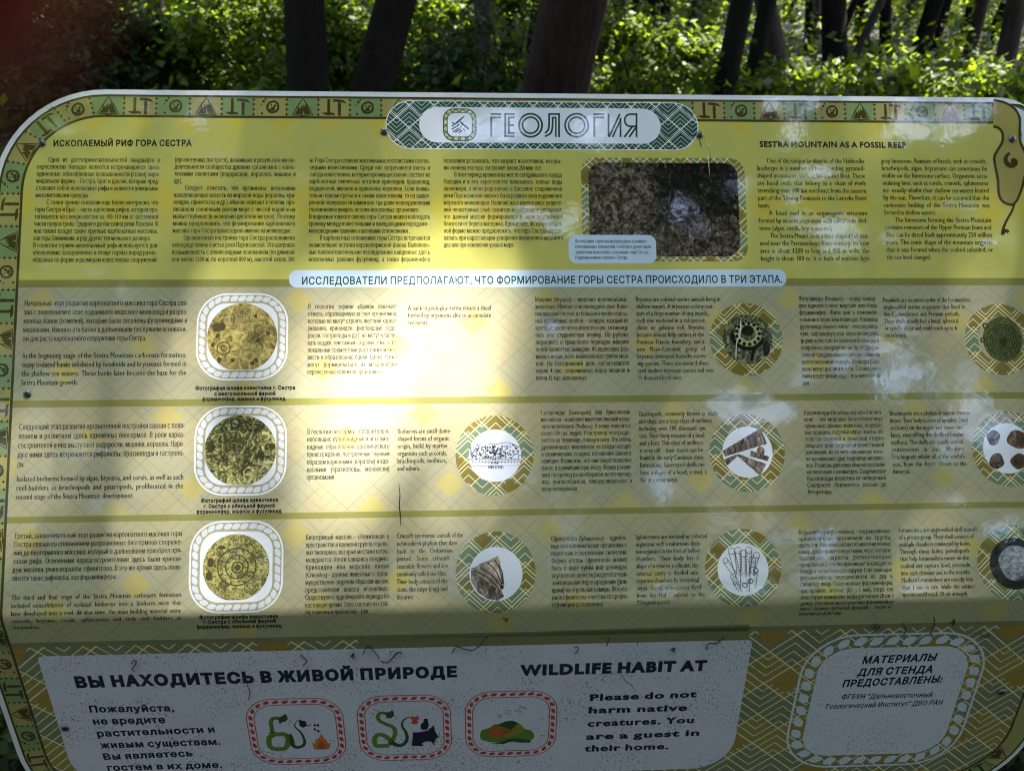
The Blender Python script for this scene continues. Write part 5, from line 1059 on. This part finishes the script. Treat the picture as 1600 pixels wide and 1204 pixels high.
bl = [(1010, 105, 7.4, (.75, .5, .30), 1500, LEAF2, 'bright yellow green bush between the thickest trunk and the first leaning trunk'),
      (970, 70, 9.6, (.7, .5, .45), 1300, LEAF2, 'sunlit bush just right of the thickest trunk, behind the nearer bush'),
      (655, 60, 8.6, (.7, .5, .55), 1500, LEAF2, 'sunlit bush between the leaning black trunk and the slim flared trunk'),
      (540, 55, 8.4, (.45, .4, .75), 1300, LEAF2, 'green bush showing inside the V of the two black trunks'),
      (400, 40, 8.2, (.85, .6, .75), 2000, LEAF2, 'tall bright leafy bush left of the black trunks'),
      (290, 70, 9.0, (.8, .6, .65), 1700, LEAF2, 'leafy bush with sun flecks in front of the pinkish trunk'),
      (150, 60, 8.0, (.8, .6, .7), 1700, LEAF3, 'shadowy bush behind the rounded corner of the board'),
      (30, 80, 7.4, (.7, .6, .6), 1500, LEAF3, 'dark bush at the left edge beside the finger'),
      (795, 60, 8.6, (.5, .4, .5), 1200, LEAF2, 'green bush close left of the thickest trunk'),
      (1290, 135, 7.8, (.8, .4, .22), 1200, LEAF2, 'low bright bush at the foot of the forked trunk'),
      (1390, 135, 8.2, (.7, .4, .20), 1100, LEAF2, 'low green bush under the trunk with grey lit patches'),
      (1490, 138, 7.6, (.75, .4, .20), 1200, LEAF2, 'low sunlit bush above the last hammer emblems of the strip'),
      (1140, 110, 9.8, (.6, .4, .40), 1000, LEAF2, 'small bush between the two dark leaning trunks'),
      (730, 105, 7.2, (.5, .35, .14), 700, LEAF3, 'low dark plant at the foot of the slim flared trunk')]
for i, (px, py, Y, rad, n, mt, lab) in enumerate(bl):
    p = at_depth(px, py, Y); z = hgt(p.x, Y); zz = max(rad[2] * .6, (p.z - z)); rad = (rad[0], rad[1], max(.16, zz * .8)); bush((p.x, Y, z), rad, int(n * 2.6), .08, lab, mt, seed=300 + i)
for i, (px, py, lab) in enumerate([(-20, 1185, 'added dark low plant standing in for the dark ground below the lower left corner of the board'), (1640, 1215, 'added dark low plant standing in for the dark ground below the lower right corner of the board')]):
    p = gpt(px, py); bush((p.x, p.y, hgt(p.x, p.y)), (.30, .26, .16), 1500, .05, lab, LEAF3, seed=340 + i)  # plants added to darken the ground seen past the board's lower corners
r = np.random.default_rng(77); nC = 1000
cx_ = r.uniform(-16, 18, nC); cy2 = r.uniform(5.5, 32, nC); ch = r.uniform(.08, .9, nC) * np.where(cy2 > 9.5, 2.1, .5)
i = r.choice(nC, 150000); P = np.stack([cx_[i] + r.normal(size=len(i)) * .38, cy2[i] + r.normal(size=len(i)) * .38, 0 * cx_[i]], 1)
P[:, 2] = np.array([hgt(a, b) for a, b in P[:, :2]]) + np.abs(r.normal(size=len(i))) * ch[i] * .75 + .02
V, F = leaves(P, .10, .7, .6, .4, r); o = obj('undergrowth', mesh_np('undergrowth', V, F), LEAF2); tag(o, 'sun flecked green undergrowth covering the forest floor', kind='stuff')
# the far wood closing the view, rear arc added to block low sky
n = 90000; a = r.uniform(-math.pi, math.pi, n); d = r.uniform(33, 42, n); P = np.stack([np.sin(a) * d, np.cos(a) * d, r.random(n) ** 1.2 * 11], 1)
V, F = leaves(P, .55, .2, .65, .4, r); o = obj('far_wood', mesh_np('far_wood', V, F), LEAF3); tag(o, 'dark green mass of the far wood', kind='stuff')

# ---- the finger over the corner of the view
def finger():
    root = empty('finger', (0, 0, 0)); tag(root, 'blurred dark reddish fingertip reaching over the top left corner of the view', 'finger')
    d = .0145; tip = EYE + (CAMX * ((-500 - CX) / F_PX) + CAMY * ((-362 - CY) / F_PX) + CAMZ) * d
    t = (CAMX * -.70 + CAMY * -.62 + CAMZ * .12).normalized(); s = t.cross(CAMZ).normalized(); u = s.cross(t).normalized()
    path, rad = [], []
    for i in range(26):
        x = i / 25; L = x * .062
        path.append(tip + t * (L - .0075)); rr_ = .0081 * (1 + .06 * math.exp(-((L - .026) / .005) ** 2) + .10 * x)
        rad.append(rr_ * (1 if L > .0078 else math.sqrt(max(.0, 1 - ((.0078 - L) / .0079) ** 2)) + .01))
    V, F = [], []; ns = 28
    for p, q in zip(path, rad):
        for j in range(ns): an = 2 * math.pi * j / ns; V.append(tuple(p + s * math.cos(an) * q + u * math.sin(an) * q * .86))
    for i in range(25):
        for j in range(ns): F.append((i * ns + j, i * ns + (j + 1) % ns, (i + 1) * ns + (j + 1) % ns, (i + 1) * ns + j))
    F.append(tuple(range(ns))[::-1])
    m = new_mat('skin'); nb = NB(m); p = nb.n['Principled BSDF']; co = nb.n.new('ShaderNodeTexCoord').outputs['Object']
    nb.put(p.inputs['Base Color'], nb.mix(nb.noise(co, 300, 4), (.12, .007, .005, 1), (.09, .005, .004, 1))); p.inputs['Roughness'].default_value = .8; p.inputs['Specular IOR Level'].default_value = .1
    p.inputs['Subsurface Weight'].default_value = .35; p.inputs['Subsurface Radius'].default_value = (1, .25, .12); p.inputs['Subsurface Scale'].default_value = .006
    me = bpy.data.meshes.new('fingertip'); me.from_pydata(V, [], F); obj('fingertip', me, m, root, True)
    V, F = [], []
    for i in range(9):
        for j in range(9):
            x, y = i / 8, (j / 8 - .5) * 1.5; L = .0012 + x * .0105; q = .0081 * (1 if L > .0078 else math.sqrt(max(0, 1 - ((.0078 - L) / .0079) ** 2)))
            V.append(tuple(tip + t * (L - .0075 + .0006) + s * math.sin(y * (.7 + .3 * x)) * q * 1.03 + u * math.cos(y) * q * .86 * 1.035))
    for i in range(8):
        for j in range(8): F.append((i * 9 + j, i * 9 + j + 1, i * 9 + j + 10, i * 9 + j + 9))
    me = bpy.data.meshes.new('nail'); me.from_pydata(V, [], F); obj('nail', me, plain('nail_skin', (.5, .26, .22, 1), .35), root, True)
finger()

# ---- bits of dry plants and webs stuck to the folded part
M_deb = plain('dry_tendril_brown', (.022, .017, .013, 1), .9)
def tendril(px, w, lab, cat='tendril', name='dry_tendril'):
    t = smooth_pts(BL(px), 4); pts = [S(u, v, .0011 + .0012 * abs(math.sin(i * .9))) for i, (u, v) in enumerate(t)]; n = len(pts)
    b = pts[0]; V, F = tube([tuple(p - b) for p in pts], [.8 * w * K * .5 * (.35 + .8 * abs(math.sin(i * 1.7 + 1)) ) for i in range(n)], 6, .15, len(px))
    me = bpy.data.meshes.new(name); me.from_pydata(V, [], F); me.materials.append(M_deb); me.shade_smooth(); o = bpy.data.objects.new(name, me); COL.objects.link(o); o.location = b; tag(o, lab, cat, 'dry plant bits stuck to the folded part')
for px, w, lab in [([(568, 1035), (572, 1021), (577, 1009), (586, 1014), (596, 1020)], 2.2, None)][:0]: pass
for px, w, lab in [
    ([(567, 1021), (572, 1010), (576, 1007), (582, 1012), (589, 1020), (593, 1027)], 2.0, 'angular dry tendril above the second word of the Russian notice heading'),
    ([(206, 1035), (209, 1030), (214, 1031), (211, 1038), (207, 1043), (211, 1046)], 2.2, 'curled dry tendril near the upper left corner of the notice'),
    ([(384, 1056), (387, 1068), (391, 1078), (389, 1091)], 1.8, 'dry tendril hanging below the soft sign of the Russian heading'),
    ([(596, 1031), (605, 1033), (614, 1025), (622, 1017), (628, 1019)], 2.6, 'thick forked dry tendril above the last word of the Russian heading'),
    ([(706, 1018), (714, 1008), (724, 1011), (738, 1013), (750, 1006), (757, 996), (763, 992)], 2.2, 'longest looping dry tendril on the dark band'),
    ([(470, 1020), (476, 1026), (480, 1031), (474, 1038)], 2.0, 'small hooked dry tendril above the word for living'),
    ([(549, 1024), (553, 1018), (552, 1027)], 3.2, 'tiny dry clump between two tendrils above the Russian heading'),
    ([(897, 1010), (903, 1008), (902, 1016), (898, 1018)], 2.0, 'small curled dry tendril above the English heading'),
    ([(1105, 1012), (1104, 1005), (1112, 1003), (1121, 1002), (1131, 993)], 2.4, 'forked dry tendril at the upper right corner of the notice'),
    ([(947, 1007), (950, 1000), (951, 994)], 2.0, 'short upright dry bit on the edge above the English heading'),
    ([(1048, 1013), (1053, 1010), (1051, 1016)], 3.4, 'round dry clump above the word AT'),
    ([(1361, 978), (1368, 972), (1366, 983), (1374, 976)], 2.4, 'dry tangle on the credits rope, at its top left'),
    ([(1409, 972), (1414, 981), (1411, 990)], 2.4, 'dry tangle on the credits rope, at its top middle'),
    ([(1458, 962), (1459, 974), (1453, 986), (1457, 995)], 2.2, 'upright dry stalk above the right end of the credits rope'),
    ([(1485, 972), (1490, 966), (1488, 975)], 3.0, 'dry clump right of the credits rope by the fold'),
    ([(1530, 988), (1538, 993), (1545, 990)], 2.0, 'dry tendril on the olive diamonds right of the credits'),
    ([(870, 939), (872, 942), (870, 950)], 1.8, 'small dry bit below the Sphinctozoa text'),
    ([(786, 963), (790, 966), (793, 964), (791, 970)], 2.4, 'dry bit below the crinoid ring')]:
    tendril(px, w, lab)
